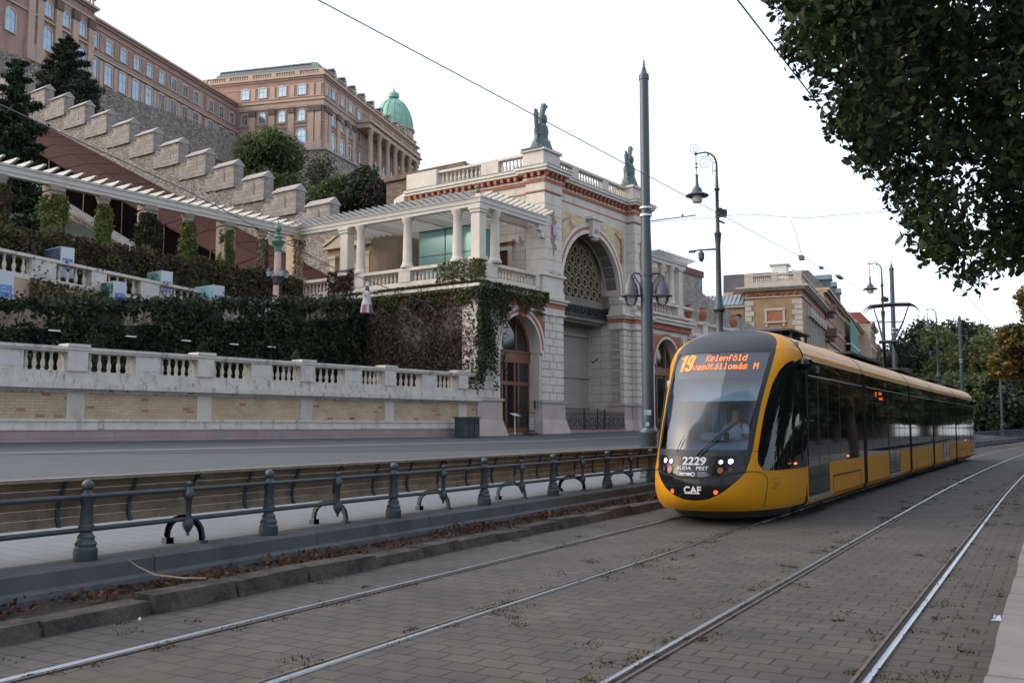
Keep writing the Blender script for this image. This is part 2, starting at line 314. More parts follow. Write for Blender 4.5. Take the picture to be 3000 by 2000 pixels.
# ---------------------------------------------------------------- benches and railing
SLAT=mat('bench_wood',(.19,.145,.09),.55,.25,5,.15,stain=(.11,.08,.05),stsc=3)
SLATT=mat('bench_top_wood',(.22,.19,.15),.6,.2,5)
BX=-8.10
def make_bench():
    t=thing('bench','x','bench')
    # back: curved, seen from behind (towards +x); local origin at rear foot line, runs +y 2.4
    prof=[(.03,.30),(.0,.385),(-.0,.475),(.03,.565),(.07,.655),(.11,.745)]  # x offset, z   (x relative to -.15)
    s=MB()
    for i in range(5):
        (xa,za),(xb,zb)=prof[i],prof[i+1]
        s.hexa([(xa-.16,.008,za+.003),(xa-.135,.008,za+.002),(xa-.135,2.392,za+.002),(xa-.16,2.392,za+.003),(xb-.16,.008,zb-.003),(xb-.135,.008,zb-.004),(xb-.135,2.392,zb-.004),(xb-.16,2.392,zb-.003)])
    s.build('backrest',SLAT,t)
    MB().box(-.085,.03,.008,2.392,.735,.768).build('top_rail',SLATT,t)
    s=MB()
    for i in range(6): s.box(-.66+.075*i,-.60+.075*i,.008,2.392,.40-.004*i,.425-.004*i)
    s.build('seat',SLAT,t)
    for yb in (.8,1.6):
        s=MB();s.loft([[(xa-.13,yb-.018,za),(xa-.105,yb-.018,za),(xa-.105,yb+.018,za),(xa-.13,yb+.018,za)] for xa,za in prof]);s.build('brace',DARK if 0 else IRON,t)
    return t
def make_support():
    s=MB();arc=[]
    for i in range(11):
        a=pi*i/10; arc.append((-.20-.25*cos(a),.0,.0+.235*sin(a)**.7))
    s.loft([[(x,-.022,z),(x,.022,z),(x*1+(.045 if x>-.20 else -.045)*(1-abs(sin(pi*i/10))*.9),.022,z+.055),(x+(.045 if x>-.20 else -.045)*(1-abs(sin(pi*i/10))*.9),-.022,z+.055)] for i,(x,_,z) in enumerate(arc)])
    s.box(.02,.10,-.05,.05,0,.03).box(-.50,-.42,-.05,.05,-.05,.03)
    s.loft([[(x-.035,-.022,z),(x+.012,-.022,z),(x+.012,.022,z),(x-.035,.022,z)] for x,z in ((-.14,.24),(-.145,.36),(-.13,.47),(-.125,.53),(-.10,.61),(-.06,.69),(0,.745))])
    s.box(-.66,-.15,-.022,.022,.35,.39);s.lathe(.04,0,[(.0,.68),(.03,.69),(.034,.71),(.02,.73),(0,.74)],8)
    return s
ben=make_bench();sup=make_support().mesh('frame',IRON,True)
ymid0=2.66
NB=34
ordn=['nearest the camera','second','third','fourth','fifth','sixth','seventh','eighth','ninth','tenth']
for i in range(NB):
    y=ymid0+2.405*i
    o=ben if i==0 else dup(ben)
    o.location=(BX+off(y),y,.35);o.rotation_euler=(0,0,-math.atan(off(y+2.4)-off(y))/2.4)
    k=i
    nm=['first','second','third','fourth','fifth','sixth','seventh','eighth','ninth','tenth']
    if i<10: o['label']='slatted wooden bench seen from behind, %s from the left edge of the photo'%nm[i]
    else: o['label']='slatted wooden bench far along the row beyond the tram front'
    o['group']='benches in a row behind the iron railing' if i<10 else 'distant benches in the row behind the iron railing'
    link('frame',sup,o,(0,0,0))
    if i==NB-1: link('frame',sup,o,(0,2.4,0))
rl=thing('iron_railing','blue grey iron railing with turned posts and two pipes in front of the benches','railing')
post=MB().lathe(0,0,[(.105,0),(.108,.005),(.108,.12),(.098,.13),(.092,.15),(.10,.175),(.085,.2),(.075,.225),(.08,.25),(.06,.28),(.052,.30),(.07,.32),(.07,.37),(.055,.385),(.058,.42),(.052,.60),(.062,.62),(.065,.67),(.078,.685),(.05,.71),(.03,.735),(.028,.75),(.052,.765),(.06,.79),(.05,.825),(.025,.85),(0,.857)],14).mesh('post',IRON,True)
small=MB().lathe(0,0,[(.0,.12),(.02,.13),(.015,.155),(.03,.18),(.04,.2),(.055,.23),(.06,.27),(.05,.30),(.028,.32),(.028,.52),(.042,.54),(.058,.57),(.058,.61),(.038,.64),(.028,.66),(.022,.68),(.034,.70),(.03,.73),(0,.745)],12).mesh('small_post',IRON,True)
for i in range(-1,34):
    y=5.98+2.405*i
    link('post',post,rl,(-7.95+off(y),y,.35),scale=(1,1,.875));y+=1.2
    link('small_post',small,rl,(-7.93+off(y),y,.35),scale=(1,1,.91))
for z in (.94,.635):
    MB().tube([(-7.95+off(y),y,z) for y in list(range(-3,22,5))+list(range(25,90,4))],.024,8).build('pipe',IRON,rl,True)
# far fence on the other side beyond the tram (blue grid fence)
fr=thing('grid_fence','long blue grid fence beside the far end of the tram track','fence')
s=MB()
p0,p1=Vector((-6.2,62,.15)),Vector((3.5,140,.6))
for i in range(0,120):
    q=p0.lerp(p1,i/119);s.box(q.x-.03,q.x+.03,q.y-.06,q.y+.06,q.z,q.z+1.0)
for z in (.05,.45,.95): s.tube([p0+Vector((0,0,z)),p1+Vector((0,0,z))],.035,5)
s.build('rails',mat('fence_blue',(.04,.07,.11),.6,.1,3),fr)
# ---------------------------------------------------------------- embankment frame: local x along the facade, y into the hill
GO=(-24.81,40.54,0);GR=radians(90-6.1)
def G(name,label,cat,group=None): return thing(name,label,cat,GO,GR,group)
def Gm(b,name,m,label=None,cat=None,group=None,kind=None,smooth=False): return tag(b.build(name,m,None,smooth,GO,GR),label,cat,group,kind)
BALP=[(.09,0),(.09,.07),(.055,.09),(.075,.14),(.10,.24),(.09,.33),(.05,.48),(.045,.52),(.07,.56),(.05,.60),(.055,.66),(.085,.68),(.085,.75)]
balm=MB().lathe(0,0,BALP,8).mesh('baluster',STONE,True)
def balusters(par,x0,x1,y,z,h,n,axis='x',z1=None,me=None):
    for i in range(n):
        f=(i+.5)/n;p=x0+(x1-x0)*f;zz=z if z1 is None else z+(z1-z)*f
        link('baluster',me or balm,par,(p,y,zz) if axis=='x' else (y,p,zz),0,(h/.75*.95,h/.75*.95,h/.75))
def rust(b,x0,x1,y0,y1,z0,z1,n,gap=.035,inset=.035,split=2):
    # rusticated courses: core + proud blocks
    b.box(x0+inset,x1-inset,y0+inset,y1-inset,z0,z1)
    hh=(z1-z0)/n
    for i in range(n):
        a,c=z0+i*hh+gap/2,z0+(i+1)*hh-gap/2
        k=split if i%2 else split+1
        for j in range(k):
            p=x0+(x1-x0)*j/k+(gap/2 if j else 0);q=x0+(x1-x0)*(j+1)/k-(gap/2 if j<k-1 else 0)
            b.box(p,q,y0,y1,a,c)
g=G('gate_tower','tall white stone gate pavilion with a great coffered arch and two bronze trophies on top','gate building')
# ---- upper storey body
b=MB();b.cm=0
b.box(6.3,18.0,1.0,9.0,1.2,8.9);  # placeholder lower mass is replaced below
b=MB()
b.box(6.3,8.7,.62,10.2,1.2,15.3).box(15.5,18.0,.62,10.2,1.2,15.3)     # side masses
b.box(8.7,15.5,3.2,10.2,1.2,15.3)                                      # back mass
b.build('wall',STONEB,g)
b=MB().archwall(7.7,16.6,8.9,15.3,12.1,3.4,9.8,.6,1.7,26);b.build('arch_wall',STONE,g)
for x in (6.02,16.45): b=MB();rust(b,x,x+1.76,0,1.25,8.9,14.55,9,.03,.03,1);b.box(x-.02,x+1.78,-.02,1.27,14.6,15.3).build('pier',STONE,g)
b=MB();b.box(5.98,7.82,-.04,1.29,14.62,14.68).box(16.41,18.24,-.04,1.29,14.62,14.68).box(7.82,16.41,.57,.62,14.62,14.68).box(6.26,6.31,1.29,10.2,14.62,14.68);b.build('red_line',RED,g)
# cornice following the breaks
def outline(d): return [(6.0-d,10.3),(6.0-d+.28,10.3),(6.28-d,1.25+d)] 
b=MB()
def corn(b,d,z0,z1):
    b.box(6.0-d,7.8+d,-d,1.3+d,z0,z1);b.box(16.4-d,18.24+d,-d,1.3+d,z0,z1)
    b.box(7.8+d+.001,16.4-d-.001,.6-d,1.0,z0,z1-.003);b.box(6.28-d,6.6,1.3+d+.001,10.3,z0,z1-.003);b.box(17.6,18.0+d,1.3+d+.001,10.3,z0,z1-.003)
corn(b,.10,15.3,15.42);corn(b,.38,15.68,15.84);corn(b,.46,15.84,15.98);b.build('cornice',STONE,g)
b=MB();corn(b,.47,15.98,16.03);b.build('cornice_flashing',mat('flashing',(.11,.17,.18),.6,.2,2),g)
b=MB();corn(b,.07,15.15,15.3)
dn=[]
for x in [6.0+.45*i for i in range(-0,5)]: dn.append((x,-.34,'f'));dn.append((16.5+x-6.0,-.34,'f'))
for i in range(18): dn.append((8.15+.47*i,.27,'f'))
for x,y,_ in dn: b.hexa([(x-.09,y+.12,15.42),(x+.09,y+.12,15.42),(x+.09,y+.34,15.3),(x-.09,y+.34,15.3),(x-.09,y,15.67),(x+.09,y,15.67),(x+.09,y+.34,15.67),(x-.09,y+.34,15.67)])
for i in range(3): b.box(5.68,6.0,.1+.45*i,.28+.45*i,15.42,15.67);b.box(16.1,16.4,.1+.45*i,.28+.45*i,15.42,15.67)
for i in range(18): b.box(5.96,6.27,1.9+.47*i,2.08+.47*i,15.42,15.67)
b.build('bracket_frieze',RED,g)
# attic balustrade
b=MB()
b.box(6.05,7.75,.1,1.5,16.03,16.95).box(5.93,7.87,-.02,1.62,16.95,17.08).box(16.45,18.15,.1,1.5,16.03,16.95).box(16.33,18.27,-.02,1.62,16.95,17.08)
b.box(7.75,16.45,.62,1.0,16.03,16.22).box(7.75,16.45,.6,1.02,16.88,17.02)
b.box(6.35,6.75,1.5,10.2,16.03,16.22).box(6.33,6.77,1.5,10.2,16.88,17.02)
for x in (9.95,13.55): b.box(x,x+.7,.61,1.01,16.22,16.88)
for y in (4.3,): b.box(6.34,6.76,y-.85,y+.4,16.22,16.88)
b.box(6.2,6.9,8.0,10.4,16.03,17.1)
b.build('parapet',STONE,g)
for x0,x1 in ((7.9,9.9),(10.7,13.5),(14.3,16.4)): balusters(g,x0,x1,.81,16.22,.66,7 if x1-x0<2.5 else 9)
for y0,y1 in ((1.6,3.4),(4.75,7.9)): balusters(g,y0,y1,6.55,16.22,.66,7 if y1<4 else 10,'y')
# roof over the pavilion and curved wing at the back
MB().box(7.0,17.6,1.6,10.0,15.9,16.1).build('flat_roof',LEAD,g)
b=MB();rr=[]
for i in range(9):
    a=pi/2+ pi/2*i/8; rr.append((9.0+2.7*cos(a),10.2-0+2.2*sin(pi-a) if 0 else 10.2+2.2*sin(a),))
b.loft([[(x,y,8.9),(x,y,15.4),(x+.3,y-.0,15.4),(x+.3,y,8.9)] for x,y in rr]);b.build('curved_wall',STONEB,g)
b=MB();b.loft([[(x-.35,y+.2,15.4),(x-.35,y+.2,15.75),(x+.5,y,16.3),(x+.5,y,15.4)] for x,y in rr]);b.build('curved_cornice',STONE,g)
# arch trim
MB().archband(12.1,9.8,3.4,3.62,.52,.63,32).archband(12.1,9.8,3.8,4.0,.54,.63,32).build('archivolt',STONE,g)
MB().archband(12.1,9.8,3.62,3.8,.55,.63,32).build('archivolt_red',mat('dusty_red',(.38,.16,.13),.85,.15,3),g)
b=MB();b.hexa([(11.75,.35,13.0),(12.45,.35,13.0),(12.45,.62,13.0),(11.75,.62,13.0),(11.6,.2,14.0),(12.6,.2,14.0),(12.6,.62,14.0),(11.6,.62,14.0)]);b.box(11.4,12.8,.1,.62,14.0,14.12).box(11.5,12.7,.15,.62,14.12,14.2).lathe(12.1,.4,[(.3,12.9),(.25,12.8),(.0,12.7)],8)
kb=b.build('keystone',STONE,g);MB().box(11.85,12.35,.28,.33,13.25,13.8).build('panel',mat('mauve_panel',(.33,.25,.32),.8,.35,12),kb)
# gold mosaics in spandrels
GOLD=mat('gold_mosaic',(.56,.43,.20),.5,.25,4,stain=(.32,.17,.12),stsc=1.3,s0=.52,s1=.6)
for sg in (-1,1):
    b=MB()
    for i in range(10):
        a0,a1=pi*.08+pi*.33*i/10,pi*.08+pi*.33*(i+1)/10
        P_=lambda a,r:(12.1+sg*r*cos(a),9.8+r*sin(a))
        x0,x1=P_(a0,4.03),P_(a1,4.03)
        o0,o1=(12.1+sg*4.27,x0[1]),(12.1+sg*4.27,x1[1])
        top=14.05
        q0=(x0[0],min(top,9.8+4.03*sin(a0))) 
        b.prism([x0,x1,(x1[0],top),(x0[0],top)] if 1 else [],'y',.575,.605)
    b.build('mosaic',GOLD,g)
    b=MB()   # figure with raised arm inside the mosaic
    cx=12.1+sg*3.55
    b.tube([(cx,.56,12.3),(cx+.1*sg,.55,12.9),(cx,.56,13.3)],[.12,.16,.12],6).lathe(cx,.56,[(.0,13.3),(.1,13.38),(.1,13.5),(0,13.58)],8).tube([(cx,.56,13.25),(cx-.4*sg,.56,13.55),(cx-.75*sg,.56,13.7)],.05,5).tube([(cx,.56,12.4),(cx+.1*sg,.56,11.9)],[.14,.08],5)
    b.build('mosaic_figure',mat('flesh_mosaic',(.36,.24,.16),.7,.2,6),g)
# cartouches with shields
for x in (6.9,17.35):
    b=MB();b.lathe(0,0,[(.0,.0),(.08,.15),(.05,.4),(.14,.55),(.10,.8),(.20,1.0),(.28,1.35),(.24,1.75),(.15,1.95),(.20,2.1),(.10,2.35),(.12,2.5),(0,2.6)],9,0,1,.35)
    for i in range(14): b.lathe(.24*sin(i*1.3),-.03,[(0,0),(.09,.05),(.07,.12),(0,.16)],6,.3+.15*i,1,.5)
    o=b.build('cartouche',mat('ochre_relief',(.33,.24,.15),.85,.3,6,.4),g,True,(x,0,11.0))
    b=MB();b.prism([(-.2,1.3),(.2,1.3),(.2,1.75),(-.2,1.75)],'y',-.12,-.1).prism([(-.2,1.3),(0,1.08),(.2,1.3)],'y',-.12,-.1)
    b.build('shield',mat('shield_enamel',(.40,.07,.06),.5,.1,3) if x>10 else mat('shield_stripes',(.38,.36,.5),.5,.6,14),o)
# niche interior
NST=mat('shaded_niche_stone',(.20,.18,.14),.9,.12,1.3,.2)  # stone tone darkened, the shade of the deep vault is in the colour
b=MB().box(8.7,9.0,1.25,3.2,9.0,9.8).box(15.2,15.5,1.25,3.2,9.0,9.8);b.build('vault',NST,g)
b=MB()
for i in range(1,14):
    a=pi*i/14
    for yy in (.9,):
        b.prism([(12.1+3.39*cos(a-.098),9.8+3.39*sin(a-.098)),(12.1+3.39*cos(a+.098),9.8+3.39*sin(a+.098)),(12.1+3.34*cos(a+.098),9.8+3.34*sin(a+.098)),(12.1+3.34*cos(a-.098),9.8+3.34*sin(a-.098))],'y',.8,1.5)
b.build('soffit_panel',mat('dark_relief',(.17,.165,.15),.8,.5,14,.3),g)
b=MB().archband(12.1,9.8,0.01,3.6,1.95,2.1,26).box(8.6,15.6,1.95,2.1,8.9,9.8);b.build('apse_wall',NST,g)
ring,hole=MB(),MB()
for j in range(-1,6):
    for i in range(-5,6):
        x=12.1+i*.74+(.37 if j%2 else 0);z=9.8+j*.64
        if (x-12.1)**2+max(0,z-9.8)**2>3.05**2 or z<9.4: continue
        for k in range(6):
            a,c=pi/6+pi/3*k,pi/6+pi/3*(k+1);r0,r1=.235,.345
            ring.prism([(x+r0*cos(a),z+r0*sin(a)),(x+r0*cos(c),z+r0*sin(c)),(x+r1*cos(c),z+r1*sin(c)),(x+r1*cos(a),z+r1*sin(a))],'y',1.78,1.95)
        hole.prism([(x+.235*cos(pi/6+pi/3*k),z+.235*sin(pi/6+pi/3*k)) for k in range(6)],'y',1.93,1.945)
ring.build('coffer',mat('shaded_ochre_coffer',(.24,.205,.13),.85,.2,4),g);hole.build('coffer_recess',mat('coffer_shade',(.035,.03,.024),.9,.2,3),g)  # ochre darkened for the vault shade; near-black plates paint the coffer shade
MB().box(9.05,15.2,1.65,2.19,8.95,9.25).box(9.05,15.2,1.75,2.19,9.25,9.45).build('balcony_cornice',NST,g)
b=MB();b.box(8.7,15.5,1.4,1.46,8.86,8.92).box(8.7,15.5,1.4,1.46,8.3,8.36)
for i in range(34): b.box(8.75+.2*i,8.78+.2*i,1.41,1.45,8.36,8.86)
for i in range(8):
    x=9.1+.85*i;b.tube([(x+.22*cos(a),1.42,8.61+.2*sin(a)) for a in [pi*k/6 for k in range(13)]],.03,5)
b.box(8.7,15.5,1.46,1.48,8.36,8.86)
b.build('balcony_grille',DARK,g)
MB().box(8.7,15.5,1.55,3.2,8.05,8.3).box(9.0,15.2,1.75,3.2,7.9,8.05).build('balcony_slab',NST,g)
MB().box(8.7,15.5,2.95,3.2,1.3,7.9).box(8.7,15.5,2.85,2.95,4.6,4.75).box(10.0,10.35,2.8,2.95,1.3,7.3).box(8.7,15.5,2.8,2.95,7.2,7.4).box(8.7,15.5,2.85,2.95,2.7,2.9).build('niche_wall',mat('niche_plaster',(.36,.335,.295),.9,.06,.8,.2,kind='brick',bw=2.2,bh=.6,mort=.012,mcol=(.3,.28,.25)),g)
# lower storey piers
for x0,x1,y0_,k in ((5.72,7.9,0,2),(15.5,16.55,.35,1),(16.6,18.5,0,2)): b=MB();rust(b,x0,x1,y0_,1.3,2.98,7.68,11,.07,.05,k);b.build('rusticated_pier',STONE,g)
b=MB()
for x0,x1,yy in ((5.6,8.0,0),(15.42,16.49,.35),(16.5,18.6,0)):
    b=MB();b.box(x0+.02,x1-.02,yy-.04,1.4,1.95,2.85).box(x0-.05,x1+.05,yy-.12,1.5,2.85,2.98).hexa([(x0-.2,yy-.3,1.15),(x1+.2,yy-.3,1.15),(x1+.2,1.5,1.15),(x0-.2,1.5,1.15),(x0,yy-.08,1.95),(x1,yy-.08,1.95),(x1,1.5,1.95),(x0,1.5,1.95)]).build('pier_base',mat('pinkish_base',(.46,.40,.37),.85,.12,1.2,.2),g)
b=MB()
for x0,x1,yy in ((5.65,7.97,0),(15.42,16.49,.35),(16.5,18.6,0)):
    b=MB();b.box(x0-.05,x1+.05,yy-.08,1.4,7.68,7.8).box(x0,x1,yy-.02,1.4,7.8,8.1).box(x0-.1,x1+.1,yy-.16,1.5,8.35,8.5).box(x0-.2,x1+.2,yy-.28,1.55,8.5,8.62)
    if x0>8: b.box(x0,x1,yy,1.4,8.62,9.3)
    b.build('pier_cap',STONE,g)
b=MB()
b.box(5.65,7.95,-.05,1.2,8.62,9.05).box(5.75,7.85,-.02,1.2,9.05,9.85).box(5.6,8.0,-.14,1.3,9.85,10.0)
b.box(15.35,18.6,.25,1.6,9.3,9.5);b.box(8.3,8.9,.6,1.7,9.5,9.7);b.box(15.3,15.9,.5,1.7,9.5,9.7)
b.build('impost',STONE,g)
b=MB()
for x0,x1,yy in ((5.65,7.97,0),(15.42,16.49,.35),(16.5,18.6,0)): b.box(x0-.02,x1+.02,yy-.05,1.4,8.1,8.35).sep('red_band',RED,g)
b=MB();b.box(8.0,15.4,-.1,2.9,1.2,1.32).box(8.1,15.3,.15,2.9,1.32,1.46).build('step',PINK,g)
MB().box(6.4,6.9,-.1,.0,10.0,10.06).box(7.2,7.6,-.1,0,10.0,10.06).build('floodlight',DARK,g)
# ---- window on the side of the pavilion (under the pergola)
wd=MB().box(6.0,6.3,2.2,3.7,12.0,12.12).box(6.12,6.3,2.35,2.6,10.6,11.6).box(6.12,6.3,3.3,3.55,10.6,11.6).box(6.1,6.3,2.3,3.6,11.55,11.75).build('side_window',STONE,g)
MB().box(6.1,6.3,2.3,2.55,11.75,12.0).box(6.1,6.3,3.35,3.6,11.75,12.0).build('bracket',RED,wd);MB().box(6.24,6.29,2.6,3.3,10.5,11.55).build('pane',mat('maroon_shutter',(.10,.03,.025),.6,.2,5),wd)
# ---- bronze trophies
def trophy(x,y,label,rz=0):
    t=G('bronze_trophy',label,'statue','bronze armour trophies on the gate pavilion')
    t.location=Matrix.Rotation(GR,4,'Z')@Vector((x,y,17.08))+Vector(GO);t.rotation_euler=(0,0,GR+rz)
    t.scale=(1.38,1.3,1.2)
    b=MB();b.box(-.75,.75,-.55,.55,0,.06).box(-.55,.55,-.45,.45,.06,.12)
    b.loft([[(cx+rx*(1+.07*sin(7*a+z*5))*cos(a),ry*(1+.07*sin(6*a))*sin(a),z) for a in [2*pi*j/20 for j in range(20)]] for z,rx,ry,cx in ((.1,.60,.42,0),(.25,.56,.4,0),(.45,.44,.34,0),(.62,.34,.28,0),(.75,.32,.26,0),(.95,.35,.28,.01),(1.15,.36,.27,.0),(1.32,.30,.22,.02),(1.42,.16,.14,.05))])
    b.build('drapery',BRONZE,t,True)
    b=MB();b.tube([(-.24,0,.7),(-.34,0,1.1),(-.38,0,1.5),(-.38,0,1.82)],[.06,.09,.10,.12],8)
    for k in range(4): b.tube([(-.45+.05*k,0,1.78),(-.47+.055*k,.02*(k%2),1.99)],[.03,.045],5)
    b.build('quiver',BRONZE,t,True)
    b=MB();b.lathe(.12,0,[(.0,1.4),(.14,1.42),(.19,1.55),(.2,1.7),(.15,1.85),(0,1.93)],10)
    b.prism([(-.06,1.4),(-.10,1.6),(-.04,1.95),(.03,2.2),(.10,2.42),(.2,2.44),(.42,2.34),(.27,2.18),(.2,2.0),(.1,1.75)],'y',-.07,.07)
    b.tube([(.3,0,1.75),(.31,-.02,1.5),(.27,0,1.42)],[.03,.04,.03],5)
    b.build('plumed_helmet',BRONZE,t,True)
    b=MB()
    for k in range(5): b.tube([(.3,.0,.8+.13*k),(.42,.05,.84+.13*k)],[.05,.01],5)
    b.tube([(.4,.0,.1),(.52,-.1,.35),(.3,-.2,.62)],[.16,.1,.04],6).tube([(-.35,-.1,.12),(-.48,-.1,.5),(-.3,-.1,.8)],[.1,.06,.04],6);b.build('shield_spoils',BRONZE,t,True)
trophy(6.9,.8,'bronze armour trophy on the left corner pedestal, directly above the ivy terrace side')
trophy(17.3,.8,'bronze armour trophy on the far right pedestal beside the tall grey pole',.15)
# ---------------------------------------------------------------- door block and terrace
d=G('terrace_block','low stone terrace block with an arched wooden door, its left wall overgrown with ivy','building')
b=MB();b.archwall(0,5.72,2.98,8.3,3.75,1.8,5.65,.05,.95,20);b.box(0,1.95,.05,.95,1.2,2.98).box(5.55,5.72,.05,.95,1.2,2.98);b.build('front_wall',STONE,d)
MB().box(.02,6.3,.95,13.2,1.2,8.28).build('side_wall',mat('dark_brick_wall',(.30,.26,.22),.9,.3,1,.5,kind='brick',bw=.3,bh=.1,mort=.012,mcol=(.18,.16,.14)),d)
b=MB();rust(b,-.12,1.75,-.08,.9,2.98,7.68,11,.06,.04,2);b.build('corner_pier',STONE,d)
b=MB().box(-.2,1.85,-.15,.95,1.9,2.85).box(-.28,1.93,-.22,1.,2.85,2.98).hexa([(-.42,-.42,1.1),(2.05,-.42,1.1),(2.05,1.,1.1),(-.42,1.,1.1),(-.22,-.18,1.9),(1.87,-.18,1.9),(1.87,1.,1.9),(-.22,1.,1.9)]);b.build('pier_base',_M['pinkish_base'],d)
b=MB().archband(3.75,5.65,1.8,1.95,-.02,.1,24).archband(3.75,5.65,2.08,2.22,-.06,.1,24).box(1.5,1.95,-.1,.1,5.5,5.65).box(5.5,5.75,-.1,.5,5.5,5.65);b.build('archivolt',STONE,d)
b=MB().archband(3.75,5.65,1.95,2.08,-.03,.1,24)
b.archwall(1.75,5.72,6.2,7.75,3.75,2.24,5.65,.0,.04,24);b.hexa([(3.5,-.2,7.35),(4.0,-.2,7.35),(4.0,.1,7.35),(3.5,.1,7.35),(3.42,-.25,7.95),(4.08,-.25,7.95),(4.08,.1,7.95),(3.42,.1,7.95)]);b.build('terracotta_arch',RED,d)
b=MB().box(-.25,5.65,-.2,.9,8.38,8.5).box(-.35,5.65,-.32,.9,8.5,8.66).box(-.25,.4,.9,13.2,8.38,8.5).box(-.35,.4,.9,13.2,8.5,8.66).box(-.1,6.2,.0,13.2,8.66,9.02).box(-.1,5.7,-.08,.02,7.75,7.9);b.build('cornice',STONE,d)
MB().box(-.08,5.7,-.06,.04,7.9,8.38).box(-.05,.1,.9,13.2,8.0,8.38).build('red_frieze',RED,d)
b=MB()
b.box(-.02,5.7,.12,.5,9.02,9.16).box(.0,.42,.5,13.2,9.02,9.16).box(-.06,5.7,.06,.56,9.74,9.9).box(-.06,.48,.56,13.2,9.74,9.9)
for p,q in ((-.04,1.75),(5.3,5.7)): b.box(p,q,.08,.54,9.16,9.74)
for p,q in ((.08,1.7),(4.5,5.3),(7.9,8.7),(9.9,10.7)): b.box(-.04,.46,p,q,9.16,9.74)
b.build('parapet',STONE,d)
balusters(d,1.8,5.25,.31,9.16,.58,12)
for p,q,n_ in ((1.75,4.45,10),(5.35,7.85,9),(8.75,9.85,4),(10.75,13.1,8)): balusters(d,p,q,.21,9.16,.58,n_,'y')
# door
dr=MB();
for x in (1.97,2.95,3.32,4.1,4.45,5.41): dr.box(x,x+.14,.72,.84,1.2,5.1)
dr.box(1.95,5.55,.70,.86,1.2,1.5).box(1.95,5.55,.70,.86,3.75,3.95).box(1.95,5.55,.66,.9,4.95,5.5).box(1.95,5.55,.6,.9,5.5,5.6)
dr.archband(3.75,5.65,1.62,1.8,.7,.86,20);
for x in (3.1,4.3): dr.box(x-.05,x+.05,.72,.84,5.6,7.1)
dr=dr.build('arched_door',WOODD,d)
MB().box(1.97,5.53,.77,.79,1.3,5.2).archband(3.75,5.6,0.01,1.7,.77,.79,20).build('pane',DPANE,dr)
MB().box(1.95,5.55,.6,1.0,1.15,1.24).build('threshold',PINK,d)
MB().box(5.0,5.1,.0,.06,2.5,2.95).build('intercom',DARK,d);MB().box(5.28,5.5,.0,.04,2.6,2.95).build('green_plate',mat('green_sign',(.05,.30,.17),.5,.1,5),d)
# gate fence in the niche
f=MB();f.box(8.2,14.9,-.02,.02,1.62,1.66).box(8.2,14.9,-.02,.02,2.25,2.29)
for i in range(56): x=8.2+.12*i;f.box(x-.012,x+.012,-.012,.012,1.4,2.42);f.cone(x,0,2.42,2.5,.025,0,4)
for i in range(12):
    x=8.5+.55*i;f.tube([(x+.16*cos(a),0,1.88+.16*sin(a)) for a in [pi*k/5 for k in range(11)]],.02,4).tube([(x+.2,0,1.5),(x+.05,0,1.75),(x+.25,0,2.1)],.018,4)
for x in (10.1,11.6,12.4): f.box(x-.03,x+.03,-.03,.03,1.4,2.6)
Gm(f,'iron_gate',DARK,'low black wrought iron gate in front of the tall arched niche','gate')
# furniture in front
t=G('waste_bin','dark grey recycling bin with three round holes beside the wall corner','bin')
MB().box(-2.55,-1.35,-1.15,-.6,1.08,1.96).box(-2.6,-1.3,-1.2,-.55,1.96,2.02).box(-2.5,-1.4,-1.1,-.65,1.03,1.08).build('body',mat('bin_grey',(.035,.045,.05),.5,.15,5),t)
for i in range(3):
    MB().lathe(-2.35+.4*i,0,[(.0,0),(.10,0),(.10,.01),(0,.012)],12).build('opening',DARK,t,False); o=t.children[-1];o.rotation_euler=(radians(90),0,0);o.location=(0,-1.16,1.78)
for i in (1,2): MB().box(-2.57+.4*i,-2.555+.4*i,-1.17,-1.14,1.1,1.95).build('seam',DARK,t)
t=G('lectern_sign','small tilted white information panel on a thin pole before the wooden door','sign')
MB().cone(1.75,-1.0,1.15,2.15,.025,.02,8).build('pole',WHITEP,t);MB().hexa([(1.5,-1.15,2.08),(2.05,-1.15,2.08),(2.05,-.85,2.22),(1.5,-.85,2.22),(1.5,-1.16,2.1),(2.05,-1.16,2.1),(2.05,-.86,2.24),(1.5,-.86,2.24)]).build('panel',mat('sky_panel',(.35,.5,.62),.4,.2,9),t)
t=G('sign_stand','dark upright poster stand on a round foot beside the wooden door','sign')
MB().lathe(3.75,-.6,[(.42,1.17),(.42,1.22),(.3,1.26),(0,1.26)],16).build('foot',DARK,t);MB().box(3.45,4.05,-.66,-.58,1.3,2.3).build('frame',DARK,t)
o=MB().box(3.49,4.01,-.672,-.662,1.38,2.24).build('poster',mat('grey_poster',(.23,.25,.27),.5,.3,12),t);MB().box(3.49,4.01,-.68,-.673,2.12,2.24).build('poster_header',mat('pink_header',(.45,.18,.16),.5,.1,3),t)
for k in range(7): MB().box(3.53,3.8+.15*R.random(),-.68,-.674,1.5+.08*k,1.52+.08*k).build('text_line',WHITEP,o)
# ---------------------------------------------------------------- small birds in flight
for (x,y,z,l) in ((7.7,-2,5.05,'small dark bird flying past the left rusticated pier of the gate'),(13.9,-2,4.62,'small dark bird flying past the right pier of the gate')):
    b=MB().tube([(-.16,0,0),(0,0,.02),(.15,0,.05)],[.02,.05,.02],6)
    b.face([(-.02,0,.03),(.1,0,.03),(.14,.25,.15),(.02,.3,.12)]).face([(-.02,0,.03),(.1,0,.03),(.1,-.25,.2),(-.02,-.3,.24)])
    o=b.build('flying_bird',mat('bird_dark',(.02,.025,.03),.8,.1,3),None);o.location=Matrix.Rotation(GR,4,'Z')@Vector((x,y,z))+Vector(GO);o.rotation_euler=(0,.3,GR);tag(o,l,'bird')
